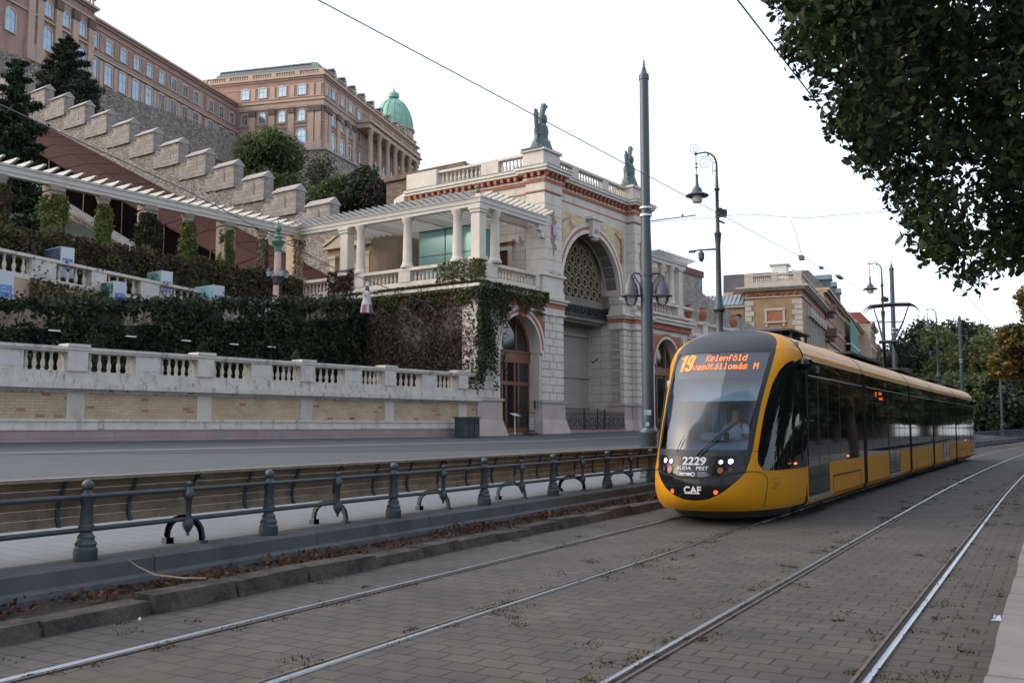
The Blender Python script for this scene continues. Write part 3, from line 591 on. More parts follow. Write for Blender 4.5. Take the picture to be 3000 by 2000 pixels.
# ---------------------------------------------------------------- lower retaining wall (own frame)
WO=(-28.2,18.07,0);WR=radians(90-8.8)
t=thing('retaining_wall','long pale street wall with yellow brick panels and a stone balustrade on top','wall',WO,WR)
X0,X1=-14.3,22.6
b=MB().box(X0,X1,-.06,.9,1.02,1.46);b.build('plinth',mat('pink_ashlar',(.40,.29,.27),.85,.2,1.,.25,kind='brick',bw=1.45,bh=.6,mort=.008,col2=(.42,.33,.31),mcol=(.25,.2,.19),stain=(.28,.28,.28),stsc=.8),t)
b=MB().box(X0,X1,-.03,.9,1.46,1.74).box(X0,X1,-.06,.9,1.74,1.83).box(X0,X1,-.09,-.03,1.46,1.52);b.build('base_course',WEATH,t)
b=MB().box(X0,X1,.03,.9,1.83,2.66);bp_=b.build('brick_panel',YBR,t)
b=MB()
for _ in range(36):
    j=R.randint(19,26);i=R.randint(-45,74);x=.3*i+(.15 if j%2 else 0);b.box(x+.006,x+.294,.0255,.03,.098*j+.006,.098*(j+1)-.006)
b.build('red_brick',mat('red_clinker',(.42,.17,.11),.8,.2,3),bp_)
b=MB().box(X0,X1,-.02,.9,2.66,2.72).box(X0,X1,-.10,.9,2.72,2.80).box(X0,X1,-.24,.95,2.80,2.98).box(X0,X1,-.05,.6,2.98,3.12);b.build('string_course',WEATH2,t)
b=MB();b.box(X0,X1,.0,.42,3.12,3.38);b.build('parapet_base',WEATH2,t)
b=MB();b.box(X0,X1,-.05,.47,4.0,4.07).box(X0,X1,-.09,.50,4.07,4.17)
prs=[(-12.1,4.7-12.1+0,0)]
piers=[-7.3,-2.55,2.05,6.88,11.65,16.3,21.2];pw=.58
for p in piers:
    b.box(p-.06,p+pw+.04,-.06,.48,3.38,4.0).box(p-.1,p+pw+.08,-.12,.53,4.17,4.27)
mids=[-5.3,-.35,4.4,9.2,13.95,18.7]
mm=MB()
for p in mids: b.box(p,p+.95,.0,.42,3.38,4.0)
b.build('parapet',WEATH,t)
for p in mids: mm.box(p+.12,p+.83,-.012,.0,3.48,3.9).sep('panel',mat('pale_panel',(.6,.59,.56),.8,.05,2),t)
b=MB()
for p in piers: b.box(p-.02,p+pw,.0,.1,1.83,2.66)
b.build('stone_strip',STONE,t)
for a,c in zip(piers,mids):
    k=5
    balusters(t,a+pw+.06,c-.02,.2,3.38,.62,k,me=None)
for c,a in zip(mids,piers[1:]): balusters(t,c+.97,a-.08,.2,3.38,.62,5)
def Rm(x,y,z): return Matrix.Rotation(WR,4,'Z')@Vector((x,y,z))+Vector(WO)
# floors hidden behind the wall
Gm(MB().box(-45,-.1,1.9,7.4,2.2,2.4),'terrace_floor',ASPH,kind='structure')
# ---------------------------------------------------------------- ivy-clad ramp walls
def ramp1(s): return 8.42+.1106*(s-.28)
def ramp2(s): return 7.83-.0647*(s+4.84)
def Gleaf(name,P,size,m,**k): return tag(link(name,leafmesh(name,P,size,m),None,GO,GR),**k)
IVD=mat('ivy_dark',(.050,.078,.036),.7,.5,1.1,kind='leaf',col2=(.045,.065,.022),col3=(.010,.018,.008),tr=.15)
IVR=mat('ivy_autumn',(.15,.105,.05),.7,.5,1.0,kind='leaf',col2=(.12,.145,.04),col3=(.085,.06,.03),tr=.2)
IVG=mat('ivy_bright',(.21,.27,.08),.7,.5,1.2,kind='leaf',col2=(.22,.22,.05),col3=(.12,.17,.045),tr=.25)
IVB=mat('ivy_red_brown',(.12,.06,.035),.7,.6,1.2,kind='leaf',col2=(.09,.085,.035),col3=(.05,.03,.02),tr=.15)
w1=G('ramp_wall','stone ramp wall almost wholly hidden under dark ivy above the street balustrade','wall')
b=MB();S0,S1=-44,.0
b.hexa([(S0,7.9,2.2),(S1,7.9,2.2),(S1,8.6,2.2),(S0,8.6,2.2),(S0,7.9,ramp1(S0)-1.0),(S1,7.9,ramp1(S1)-1.0),(S1,8.6,ramp1(S1)-1.0),(S0,8.6,ramp1(S0)-1.0)])
b.hexa([(S0,7.86,ramp1(S0)-.2),(S1,7.86,ramp1(S1)-.2),(S1,8.5,ramp1(S1)-.2),(S0,8.5,ramp1(S0)-.2),(S0,7.86,ramp1(S0)-.05),(S1,7.86,ramp1(S1)-.05),(S1,8.5,ramp1(S1)-.05),(S0,8.5,ramp1(S0)-.05)])
for p in (-21,-15.6,-10.5,-5.3): b.hexa([(p,7.88,ramp1(p)-1),(p+1.2,7.88,ramp1(p)-1),(p+1.2,8.5,ramp1(p)-1),(p,8.5,ramp1(p)-1),(p,7.88,ramp1(p)-.2),(p+1.2,7.88,ramp1(p)-.1),(p+1.2,8.5,ramp1(p)-.1),(p,8.5,ramp1(p)-.2)])
b.build('wall',mat('overgrown_masonry',(.035,.04,.025),.95,.5,1.2,.4,stain=(.09,.085,.07),stsc=.9,s0=.6,s1=.7),w1)
for a,c in ((-19.7,-15.7),(-14.3,-10.6),(-9.2,-5.4),(-4.0,-.6)): balusters(w1,a,c,8.2,ramp1(a)-1,.8,8,'x',ramp1(c)-1)
# dense ivy curtain over it
n=36000;s=NR.uniform(-30,.2,n);top=8.42+.1106*(s-.28)+.12*np.sin(s*1.9)+.1*np.sin(s*5)
f=NR.rand(n);z=3.0+(top+.05-3.0)*f
gap=((z>top-.95)&(z<top-.42)&(np.sin(s*1.27+.8)+.5*np.sin(s*3.1)>.1));gap2=((z>top-2.2)&(z<top-1.75)&(np.sin(s*.9)>.93))
k=~(gap|gap2)|(NR.rand(n)<.10)
thick=.35+.35*np.sin(s*2.3+z*1.4)*np.sin(z*2.1+s)
y=7.82-NR.rand(n)*np.clip(thick,.1,.8)-(z>top-.4)*.15
Gleaf('ivy_curtain',np.stack([s,y,z],1)[k],.115,IVD,label='dark green ivy curtain covering the lowest ramp wall behind the street balustrade',cat='ivy')
n=5200;s=NR.uniform(-30,-.5,n);top=8.42+.1106*(s-.28)
Gleaf('ivy_fringe',np.stack([s,7.7+NR.rand(n)*.9,top+NR.normal(0,.14,n)+.05*np.sin(s*4)],1),.10,mat('ivy_mid',(.035,.055,.02),.7,.5,1.4,kind='leaf',col2=(.07,.075,.025),col3=(.02,.03,.01),tr=.2),label='thin green ivy fringe running along the top edge of the lowest ramp wall',cat='ivy')
# clipped cone shrubs behind the street wall
for i,(x,zt) in enumerate(((-14.75,5.25),(-9.2,4.95),(-4.2,4.8))):
    x0=(3.75,8.1,12.6)[i];q=Rm(x0,1.6,2.4)
    b=NR.normal(size=(2600,3));b/=np.linalg.norm(b,axis=1)[:,None];h=NR.rand(2600)**1.0
    rr=.62*(1-h**2.2)+.03;a=NR.uniform(0,2*pi,2600)
    o=link('clipped_shrub',leafmesh('clipped_shrub',np.stack([rr*np.cos(a),rr*np.sin(a),h*(2.55-.12*i)],1),.06,mat('shrub_green',(.022,.035,.012),.8,.4,3,kind='leaf',col2=(.035,.05,.018),col3=(.012,.02,.008),tr=.1)),None,q)
    tag(o,'%s dark clipped cone shrub rising behind the street balustrade'%('leftmost','middle','rightmost')[i],'shrub','clipped cone shrubs behind the balustrade')
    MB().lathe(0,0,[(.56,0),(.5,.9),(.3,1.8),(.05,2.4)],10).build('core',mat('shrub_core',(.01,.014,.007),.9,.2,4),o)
# ---- second ramp with white balustrade
w2=G('ramp_balustrade','white stone ramp balustrade with panels descending to the right above the ivy','balustrade')
b=MB()
def sl(b,s0,s1,y0,y1,d0,d1,f): b.hexa([(s0,y0,f(s0)+d0),(s1,y0,f(s1)+d0),(s1,y1,f(s1)+d0),(s0,y1,f(s0)+d0),(s0,y0,f(s0)+d1),(s1,y0,f(s1)+d1),(s1,y1,f(s1)+d1),(s0,y1,f(s0)+d1)])
sl(b,-30,-4.8,9.92,10.45,-.13,0,ramp2);sl(b,-30,-4.8,9.98,10.4,-1.05,-.85,ramp2)
P2=[(-24.5,-23.3),(-20.4,-19.3),(-17.25,-16.2),(-14.6,-13.9),(-12.2,-11.25),(-8.6,-7.5),(-5.6,-4.8)]
for a,c in P2: sl(b,a,c,9.96,10.42,-.85,-.13,ramp2)
b.build('parapet',WEATH,w2)
m_=MB()
for a,c in P2: sl(m_,a+.14,c-.14,9.945,9.965,-.74,-.24,ramp2);m_.sep('panel',_M['pale_panel'],w2)
for (_,a),(c,_) in zip(P2,P2[1:]): balusters(w2,a+.05,c-.05,10.18,ramp2(a)-.85,.72,max(3,int((c-a)/.37)),'x',ramp2(c)-.85)
b=MB();sl(b,-30,-4.8,10.0,10.6,-4.5,-1.05,ramp2);b.build('wall',YBR,w2)
Gm(MB().box(-44,-.0,8.6,10.0,4.5,5.0),'ramp_paving',ASPH,kind='structure')
n=6000;s=NR.uniform(-24,-6,n);zz=ramp2(s)-1.0-NR.rand(n)**1.2*1.1;k=(np.sin(s*1.1)+.4*np.sin(s*2.9)>-.35)
zz2=np.where(NR.rand(n)<.04,ramp2(s)-NR.rand(n)*1.0,zz)
Gleaf('ivy_patches',np.stack([s,9.85-NR.rand(n)*.15,zz2],1)[k],.085,IVR,label='patchy olive and brown ivy creeping below the white ramp balustrade',cat='ivy')
# ---- upper hedge band and terrace of the ivy columns
w3=G('terrace_wall','pergola terrace wall hidden under mottled green and brown ivy','wall')
MB().box(-44,-.2,12.45,13.9,5,9.2).box(-44,-.2,12.5,12.9,9.2,9.95).build('wall',_M['overgrown_masonry'],w3)
n=34000;s=NR.uniform(-26,-.4,n);top=10.15-.012*(s+10)+.10*np.sin(s*1.6)+.07*np.sin(s*4.1);z=7.0+(top-7.0)*NR.rand(n)
k=~((np.sin(s*1.7+2)>.8)&(z<9.5)&(z>8.9)&(NR.rand(n)<.85));thick=.3+.25*np.sin(s*2.9+z*2)
Gleaf('ivy_curtain',np.stack([s,12.4-NR.rand(n)*np.clip(thick,.08,.6),z],1)[k],.105,IVR,label='mottled green and brown ivy band along the foot of the ivy columns',cat='ivy')
# wall lamps (thin white strips) in the ivy
for i,s_ in enumerate((-17.9,-14.6,-11.9,-9.3,-7.1)):
    Gm(MB().box(s_,s_+.45,7.2,7.3,5.27+.02*i,5.33+.02*i),'light_strip',WHITEP,'short white strip light in the dark ivy, %s from the left'%['first','second','third','fourth','fifth'][i],'light','strip lights in the ivy')
# ---------------------------------------------------------------- pergola 2 (long, with ivy columns)
pg=G('long_pergola','long cream pergola with projecting rafters running left above the ivy columns','pergola')
b=MB();b.box(-44,.6,13.15,13.5,12.55,12.72).box(-44,.6,13.1,13.55,12.72,12.95).box(-44,.6,13.05,13.6,12.95,13.06);pass
CREAM=mat('cream_paint',(.62,.60,.55),.7,.08,2)
b.build('beam',CREAM,pg)
rf=MB().hexa([(-.06,-.75,.10),(.06,-.75,.10),(.06,-.3,0),(-.06,-.3,0),(-.06,-.8,.17),(.06,-.8,.17),(.06,-.3,.17),(-.06,-.3,.17)]).box(-.06,.06,-.3,.75,0,.17).mesh('rafter',mat('pale_green_paint',(.60,.61,.57),.6,.08,2))
i=0
for i in range(32): link('rafter',rf,pg,(-18.6+.61*i,13.2,13.065))
ST3=mat('old_column_stone',(.30,.25,.20),.9,.2,2,.4)
for i,s_ in enumerate((-19.5,-17.05,-14.6,-12.15,-9.75,-7.4,-5.0,-2.55,-.1)):
    sq=i%2==0
    cn=['far left','leftmost fully visible','second from the left','third','fourth','fifth','sixth','seventh','corner']
    t=G('ivy_column',['','ivy-clad round column cut by the left edge of the photo','broad ivy-clad column, second from the left edge','slim bright green ivy column standing before the stone wall','broad dark ivy column with an orange-leaved top','slim ivy column, fourth from the corner of the pergola','bright green ivy column, third from the corner of the pergola','sparse ivy column next to the pergola corner pillar','square corner pillar of yellow brick with hanging rusty creeper'][i] or 'hidden ivy column beyond the left edge','column','columns carrying the long pergola' )
    b=MB()
    if sq: b.box(s_-.36,s_+.36,13.0,13.7,9.9,12.2)
    else: b.cone(s_,13.35,9.2,12.15,.24,.2,12)
    w_=.30 if sq else .24
    if sq: b.box(s_-w_,s_+w_,13.35-w_,13.35+w_,12.15,12.3).box(s_-w_-.06,s_+w_+.06,13.29-w_,13.41+w_,12.3,12.55)
    else: b.lathe(s_,13.35,[(.2,12.1),(.27,12.2),(.27,12.28),(.33,12.4),(.36,12.55)],12)
    b.build('column',YBR if i==8 else ST3,t)
    if i==8:
        MB().box(s_-.5,s_+.5,12.85,13.85,9.9,10.15).build('base',ST3,t)
        n=500;P=np.stack([s_+NR.choice([-.38,.38,0],n)+NR.normal(0,.09,n),12.93+NR.rand(n)*.05,12.3-NR.rand(n)**1.5*2.2],1);mt=IVR;sz=.06
    else:
        r=[0,.40,.52,.34,.52,.38,.38,.32][i];n=[0,5200,7200,4200,7200,4600,5000,1000][i]
        if not n: n=10;r=.4
        a=NR.uniform(0,2*pi,n);h=NR.rand(n);rad=r*(1-.35*np.clip(h-.85,0,1)*4)*(1+.14*np.sin(h*9+a*2+i)+.1*np.sin(h*23-a*3))*(.8+.22*NR.rand(n))*(1+.35*(NR.rand(n)<.04))*(1+.25*(h<.12))
        P=np.stack([s_+rad*np.cos(a),13.35+rad*np.sin(a)-.1,9.6+h*(2.5 if i!=7 else 2.4)],1);mt=[IVG,IVR,IVG,IVG,_M['ivy_mid'],IVG,IVG,IVR][i];sz=.075
    link('ivy',leafmesh('ivy',P,sz,mt),t)
# ---------------------------------------------------------------- pergola 1 over the terrace
p1=G('terrace_pergola','white painted pergola on stone columns over the corner terrace beside the gate tower','pergola')
b=MB();b.box(.0,.36,-.1,13.6,12.62,12.8).box(-.05,.4,-.15,13.6,12.8,13.03).box(-.09,.44,-.19,13.6,13.03,13.12)
b.box(.37,6.0,-.1,.26,12.62,12.8).box(.41,6.0,-.15,.3,12.8,13.03).box(.45,6.0,-.19,.34,13.03,13.12)
for y in (1.3,4.9,8.4): b.box(.41,6.4,y-.12,y+.12,12.66,12.98)
b.box(5.4,6.05,-.02,.28,12.3,12.6);b.box(5.7,6.0,.0,.24,11.95,12.3)
b.build('beam',CREAM,p1)
WPN=_M['pale_green_paint'];rf2=MB().hexa([(-.75,-.05,.12),(-.3,-.05,0),(-.3,.05,0),(-.75,.05,.12),(-.82,-.05,.2),(-.3,-.05,.2),(-.3,.05,.2),(-.82,.05,.2)]).box(-.3,6.5,-.05,.05,0,.2).mesh('rafter',WPN)
for i in range(30): link('rafter',rf2,p1,(.15,.55+.44*i,13.125))
rf3=MB().hexa([(-.05,-.75,.12),(.05,-.75,.12),(.05,-.3,0),(-.05,-.3,0),(-.05,-.82,.2),(.05,-.82,.2),(.05,-.3,.2),(-.05,-.3,.2)]).box(-.05,.05,-.3,.3,0,.2).mesh('rafter',WPN)
for i in range(13): link('rafter',rf3,p1,(.3+.46*i,.1,13.125))
MB().lathe(.1,.1,[(.08,13.3),(.12,13.4),(.05,13.5),(.1,13.6),(0,13.75)],8).build('finial',LEAD,p1)
rc=MB().lathe(0,0,[(.36,0),(.36,.12),(.30,.18),(.27,.3),(.25,.4),(.235,1.5),(.21,2.38),(.26,2.45),(.26,2.5),(.32,2.6),(.32,2.7)],14).mesh('column',STONE,True)
for x,y in ((.2,1.5),(.2,4.9),(.2,8.35),(1.6,.15)): link('column',rc,p1,(x,y,9.92))
for x,y in ((.2,.15),(.2,9.4)): b=MB();b.box(x-.36,x+.36,y-.36,y+.36,9.9,10.08).box(x-.27,x+.27,y-.27,y+.27,10.08,12.3).box(x-.33,x+.33,y-.33,y+.33,12.3,12.45).box(x-.38,x+.38,y-.38,y+.38,12.45,12.62).build('square_column',STONE,p1)
# glass box under the pergola
t=G('glass_enclosure','pale green frosted glass box standing under the terrace pergola','glass box')
b=MB().box(2.5,4.9,2.3,6.1,10.2,12.35).box(2.5,4.9,2.3,6.1,9.3,10.2);b.build('glass',mat('frosted_glass',(.19,.36,.35),.12,.1,.5,metal=.25),t)
MB().box(2.47,2.5,2.3,6.1,10.93,10.96).box(2.47,2.5,4.2,4.23,9.3,12.35).box(2.46,2.5,2.27,6.13,12.33,12.38).build('joint',DARK,t)
Gm(MB().box(5.95,6.15,1.7,1.9,12.0,12.2).lathe(6.05,1.8,[(0,11.8),(.1,11.85),(.1,12.0)],8),'security_camera',WHITEP,'small white dome camera on the tower wall under the pergola','camera')
# ivy on the terrace block
n=26000;y=NR.uniform(-.1,9,n);z=3.0+NR.rand(n)*5.5
den=.5+.5*np.sin(y*1.3+z*.9)*np.sin(z*1.7-y*.6);k=NR.rand(n)<np.clip(.22+.5*den-(z-7.0).clip(0)*.18+(z<6)*.3,0,1)
Gleaf('wall_creeper',np.stack([.0-NR.rand(n)*.2,y,z],1)[k],.08,IVB,label='reddish brown creeper thinning over the left side wall of the terrace block',cat='creeper')
n=9000;a=NR.uniform(0,1,n);onfront=NR.rand(n)<.35
x=np.where(onfront,NR.uniform(-.3,5.9,n),-.35+NR.rand(n)*.2);yy=np.where(onfront,-.4+NR.rand(n)*.2,NR.uniform(-.3,9,n))
hang=np.where(onfront,.35+.55*np.abs(np.sin(x*2.1))*(x<5.5),.3+.5*np.abs(np.sin(yy*1.9)));z=8.72-NR.rand(n)**1.3*hang*1.5+.1
c=(NR.rand(n)<.25)&(~onfront)&(yy<2.6);z=np.where(c,8.7+NR.rand(n)*1.2,z)
Gleaf('hanging_ivy',np.stack([x,yy,z],1),.085,mat('ivy_hang',(.035,.055,.018),.7,.5,1.4,kind='leaf',col2=(.06,.075,.02),col3=(.10,.11,.03),tr=.2),label='green ivy hanging over the cornice of the corner terrace',cat='ivy')
n=8500;x=NR.uniform(-.45,2.2,n);cov=np.abs(np.sin(x*2.6+.3));z=NR.uniform(3.1,8.5,n);k=(NR.rand(n)<np.clip(.9-.30*(x+.2)+.3*np.sin(z*2+x*3),0,1))&((x<1.2)|(z>6.6)|(np.abs(x-1.85+.1*np.sin(z*3))<.18))&((z>3.3+1.2*cov))
Gleaf('pier_ivy',np.stack([x,-.16-NR.rand(n)*.3,z],1)[k],.08,mat('ivy_green',(.03,.055,.018),.7,.5,1.4,kind='leaf',col2=(.055,.085,.028),col3=(.018,.03,.01),tr=.2),label='green ivy trailing down the stone pier left of the arched wooden door',cat='ivy')
n=1500;x=NR.uniform(-.25,.5,n);Gleaf('corner_ivy',np.stack([np.where(NR.rand(n)<.5,-.1,x),np.where(NR.rand(n)<.5,-.05-NR.rand(n)*.1,NR.uniform(0,2.4,n)),9.0+NR.rand(n)*.95],1),.07,IVG,label='light green ivy leaves on the corner of the terrace parapet',cat='ivy')
n=1800;Gleaf('red_creeper',np.stack([.0-NR.rand(n)*.15,NR.uniform(8.6,10.6,n),8.6+NR.rand(n)*1.6],1),.08,mat('crimson_leaves',(.10,.015,.015),.7,.4,2,kind='leaf',col2=(.07,.03,.02),col3=(.05,.06,.02)),label='dark crimson creeper on the terrace parapet by the square pergola pillar',cat='creeper')
# ---------------------------------------------------------------- display boxes
BLUE=mat('label_blue',(.10,.22,.55),.4,.05,3)
fr_=mat('box_grey',(.52,.56,.62),.4,.05,3)
sides=[mat('picture_a',(.18,.36,.42),.35,.5,1.5),mat('picture_b',(.10,.12,.20),.35,.7,1.2),mat('picture_c',(.22,.42,.40),.35,.8,2.2),mat('picture_d',(.20,.45,.50),.35,.4,.8,stain=(.45,.6,.66),stsc=.5),mat('picture_e',(.25,.38,.36),.35,.3,.5,stain=(.02,.06,.05),stsc=1.2,s0=.5,s1=.52)]
for i,(x,y,zt,lab,m) in enumerate(((-19.0,9.0,7.62,'light blue display box cut by the left edge of the photo, on the lower ramp',sides[0]),(-14.1,9.0,7.85,'display box with a dark forest picture, lower ramp, middle of three',sides[4]),(-8.9,9.0,8.3,'teal display box nearest the lantern column on the lower ramp',sides[3]),(-15.4,11.0,9.38,'display box with a dark violet picture behind the white balustrade',sides[1]),(-10.4,11.0,8.98,'pale display box with black loops drawn on it behind the white balustrade',sides[2]))):
    x0=x-.0;t=G('display_box',lab,'display box','display boxes on the ramps')
    MB().box(x0-.05,x0+.56,y-.0,y+1.45,zt-1.35,zt).build('body',fr_,t)
    MB().box(x0-.062,x0-.052,y+.04,y+1.41,zt-1.3,zt-.04).build('picture',m,t)
    o=MB().box(x0+.02,x0+.49,y-.012,y-.002,zt-1.0,zt-.5).build('label_panel',BLUE,t)
    MB().box(x0+.08,x0+.4,y-.016,y-.013,zt-.76,zt-.73).box(x0+.08,x0+.26,y-.016,y-.013,zt-.62,zt-.60).build('text_line',WHITEP,o)
    if i==4:
        b=MB()
        for k in range(3): b.tube([(x0-.07,y+.3+.4*k+.14*cos(a),zt-.35-.1*(k%2)+.16*sin(a)) for a in [pi*j/5 for j in range(11)]],.02,4)
        b.build('drawn_loop',DARK,t)
    if i==1:
        b=MB()
        for k in range(9): h=.35+.3*R.random();b.prism([(y+.05+.15*k,zt-1.3),(y+.22+.15*k,zt-1.3),(y+.13+.15*k,zt-1.3+h)],'x',x0-.072,x0-.064)
        b.build('picture_trees',mat('forest_ink',(.01,.04,.03),.5,.2,4),t)
# ---------------------------------------------------------------- lantern column
t=G('lantern_column','pink marble column with a green bronze finial and four lanterns among the ivy','lamp column');cx,cy=-5.1,9.0
MB().lathe(cx,cy,[(.52,7.2),(.52,7.55),(.42,7.62),(.40,7.75),(.30,7.85),(.24,7.97)],8).build('base',STONE,t)
MB().cone(cx,cy,7.97,10.5,.215,.17,16).build('shaft',mat('pink_marble',(.52,.38,.36),.5,.15,2),t,True)
MB().lathe(cx,cy,[(.20,10.45),(.18,10.7),(.22,10.76),(.32,10.9),(.36,10.98),(.34,11.02),(.2,11.08),(.19,11.18),(.24,11.22),(.17,11.27),(.12,11.35),(.15,11.4),(.08,11.46),(.12,11.52),(.165,11.62),(.165,11.72),(.11,11.82),(.04,11.88),(.035,12.02),(0,12.08)],12).build('finial',mat('dark_verdigris',(.075,.19,.15),.6,.35,4),t,True)
MB().lathe(cx,cy,[(.25,8.75),(.27,8.8),(.27,9.15),(.24,9.2)],10).box(cx-.05,cx+.05,cy-.26,cy-.2,7.95,8.75).build('collar',DARK,t)
for k in range(4):
    a=pi/4+pi/2*k+.5;lx,ly=cx+.48*cos(a),cy+.48*sin(a)
    o=MB().lathe(lx,ly,[(.05,9.08),(.10,9.14),(.02,9.14)],6).lathe(lx,ly,[(.17,9.42),(.10,9.5),(.03,9.56),(0,9.6)],6).tube([(cx+.2*cos(a),cy+.2*sin(a),9.0),(lx,ly,9.02),(lx,ly,9.1)],.02,5).build('lantern',DARK,t)
    MB().lathe(lx,ly,[(.09,9.14),(.15,9.41)],6).build('glass',mat('lantern_glass',(.35,.42,.42),.2,.2,4),o)
# ---------------------------------------------------------------- costumed figure
t=G('costume_figure','tall puppet figure in a white blouse and striped skirt hanging by the ivy wall','puppet');cx,cy=-1.68,6.0
b=MB();
for k in range(20):
    a0,a1=2*pi*k/20,2*pi*(k+1)/20;b.cm=k%4
    b.face([(cx+.40*cos(a0),cy+.3*sin(a0),7.42),(cx+.40*cos(a1),cy+.3*sin(a1),7.42),(cx+.31*cos(a1),cy+.24*sin(a1),7.86),(cx+.31*cos(a0),cy+.24*sin(a0),7.86)])
b.build('striped_skirt',[mat('stripe_pink',(.45,.22,.22),.7,.1,5),mat('stripe_white',(.6,.6,.6),.7,.1,5),mat('stripe_blue',(.10,.14,.42),.7,.1,5),mat('stripe_red',(.35,.08,.08),.7,.1,5)],t)
MB().lathe(cx,cy,[(.31,7.86),(.24,8.15),(.19,8.42),(.17,8.5),(.09,8.6)],12,0,1,.8).build('blouse',mat('white_cloth',(.55,.53,.54),.8,.12,5),t,True)
MB().lathe(cx,cy,[(0,8.55),(.10,8.6),(.12,8.72),(.08,8.85),(0,8.9)],10).build('head',mat('dark_hair',(.09,.08,.09),.7,.2,4),t,True)
MB().tube([(cx-.12,cy,8.45),(cx-.34,cy-.1,8.3),(cx-.36,cy-.1,8.55)],.06,6).tube([(cx+.12,cy,8.48),(cx+.4,cy-.1,8.62),(cx+.75,cy,8.66)],.055,6).build('sleeve',_M['white_cloth'],t,True)
MB().lathe(cx,cy,[(.12,8.86),(.06,8.92),(.05,9.08),(0,9.1)],8).build('hat',_M['stripe_white'],t)
# ---------------------------------------------------------------- brick chapel front with pediment behind the terrace
t=G('brick_gatehouse','yellow brick wall with a stone pediment and round arch behind the terrace pergola','building')
MB().box(5.3,9.0,10.9,16.3,6.0,14.4).build('wall',YBR2,t)
b=MB();b.prism([(16.4,13.0),(12.3,13.0),(14.35,14.05)],'x',5.1,5.28).box(5.02,5.3,12.2,16.5,12.86,13.02)
b.hexa([(5.0,16.55,13.02),(5.3,16.55,13.02),(5.3,14.35,14.06),(5.0,14.35,14.06),(5.0,16.55,13.18),(5.3,16.55,13.18),(5.3,14.35,14.24),(5.0,14.35,14.24)])
b.hexa([(5.0,14.35,14.06),(5.3,14.35,14.06),(5.3,12.15,13.02),(5.0,12.15,13.02),(5.0,14.35,14.24),(5.3,14.35,14.24),(5.3,12.15,13.18),(5.0,12.15,13.18)])
for y in (15.7,12.7): b.box(5.1,5.3,y-.25,y+.25,8.0,12.2).box(5.05,5.3,y-.32,y+.32,12.2,12.4)
b.build('pediment',mat('sand_stone',(.45,.38,.28),.9,.15,2,.2),t)
b=MB()
for i in range(16):
    a,c=pi*i/16,pi*(i+1)/16
    for r0,r1,xx in ((1.0,1.25,5.12),(.7,.85,5.2)): b.prism([(14.2+r0*cos(a),10.6+r0*sin(a)),(14.2+r0*cos(c),10.6+r0*sin(c)),(14.2+r1*cos(c),10.6+r1*sin(c)),(14.2+r1*cos(a),10.6+r1*sin(a))],'x',xx,5.3)
b.build('round_arch',_M['sand_stone'],t)
MB().lathe(7.6,11.6,[(2.6,6),(2.6,14.3)],24).build('round_wall',mat('brown_render',(.17,.13,.09),.9,.25,.8,.3),t)
# ---------------------------------------------------------------- stepped crenellated wall climbing the hill
cw=G('crenellated_wall','rubble stone castle wall with stepped merlons climbing the hill to the left','wall')
b=MB();prof=[]
b.prism([(15.9,5),(62,5),(62,33.9),(16.2,14.55)],'x',5.45,6.3);b.build('wall',RUB,cw)
mr=MB();mr.box(-.1,.75,0,2.25,-.25,1.35).box(-.06,.7,2.25,3.3,-.2,.75);mr=mr.mesh('merlon',ASH)
cp=MB();cp.prism([(-.18,1.35),(.82,1.35),(.32,1.78)],'y',-.05,2.3) if 0 else None
cpm=MB().loft([[(-.2,y,1.35),(.84,y,1.35),(.84,y,1.43),(.32,y,1.85),(-.2,y,1.43)] for y in (-.06,2.32)]).mesh('coping',COP)
slm=MB().box(-.115,-.1,.95,1.12,.25,1.05).mesh('arrow_slit',DARK)
for i in range(14):
    y=16.2+3.26*i;z=14.6+1.375*i
    o=link('merlon',mr,cw,(5.4,y,z));link('coping',cpm,o);link('arrow_slit',slm,o)
# ---------------------------------------------------------------- brown covered escalator along the wall
es=G('covered_stairway','dark brown metal roof of a covered stairway running up beside the castle wall','roof')
def er(y): return 12.0+(y-18.4)*.4625
b=MB();BR=mat('brown_sheet',(.062,.027,.022),.9,.1,1.,.1,spec=.15)
for i in range(19):
    y0,y1=12.6+2.55*i,12.6+2.55*(i+1)-.12
    for x0,x1,d0,d1 in ((1.2,2.9,-1.2,-.42),(3.03,5.3,-.42,.1)): b.hexa([(x0,y0,er(y0)+d0),(x1,y0,er(y0)+d1),(x1,y1,er(y1)+d1),(x0,y1,er(y1)+d0),(x0,y0,er(y0)+d0+.12),(x1,y0,er(y0)+d1+.12),(x1,y1,er(y1)+d1+.12),(x0,y1,er(y1)+d0+.12)])
b.build('roof_panel',BR,es)
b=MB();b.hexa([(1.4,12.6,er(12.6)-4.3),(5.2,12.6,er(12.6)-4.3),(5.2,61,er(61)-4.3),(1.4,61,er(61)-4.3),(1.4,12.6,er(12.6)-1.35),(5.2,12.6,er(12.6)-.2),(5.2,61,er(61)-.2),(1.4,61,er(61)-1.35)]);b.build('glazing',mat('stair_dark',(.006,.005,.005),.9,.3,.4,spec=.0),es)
b=MB()
for i in range(20): y=12.8+2.55*i;b.box(1.3,1.38,y,y+.09,er(y)-4.2,er(y)-1.2).sep('mullion',mat('brown_frame',(.04,.022,.018),.5,.1,3),es)
b=MB();b.hexa([(.4,13.9,3),(1.3,13.9,3),(1.3,62,3),(.4,62,3),(.4,13.9,er(13.9)-3.9),(1.3,13.9,er(13.9)-3.9),(1.3,62,er(62)-3.9),(.4,62,er(62)-3.9)]);
sw=G('stair_wall','rubble stone side wall with a pale coping under the brown covered stairway','wall');b.build('wall',RUB,sw)
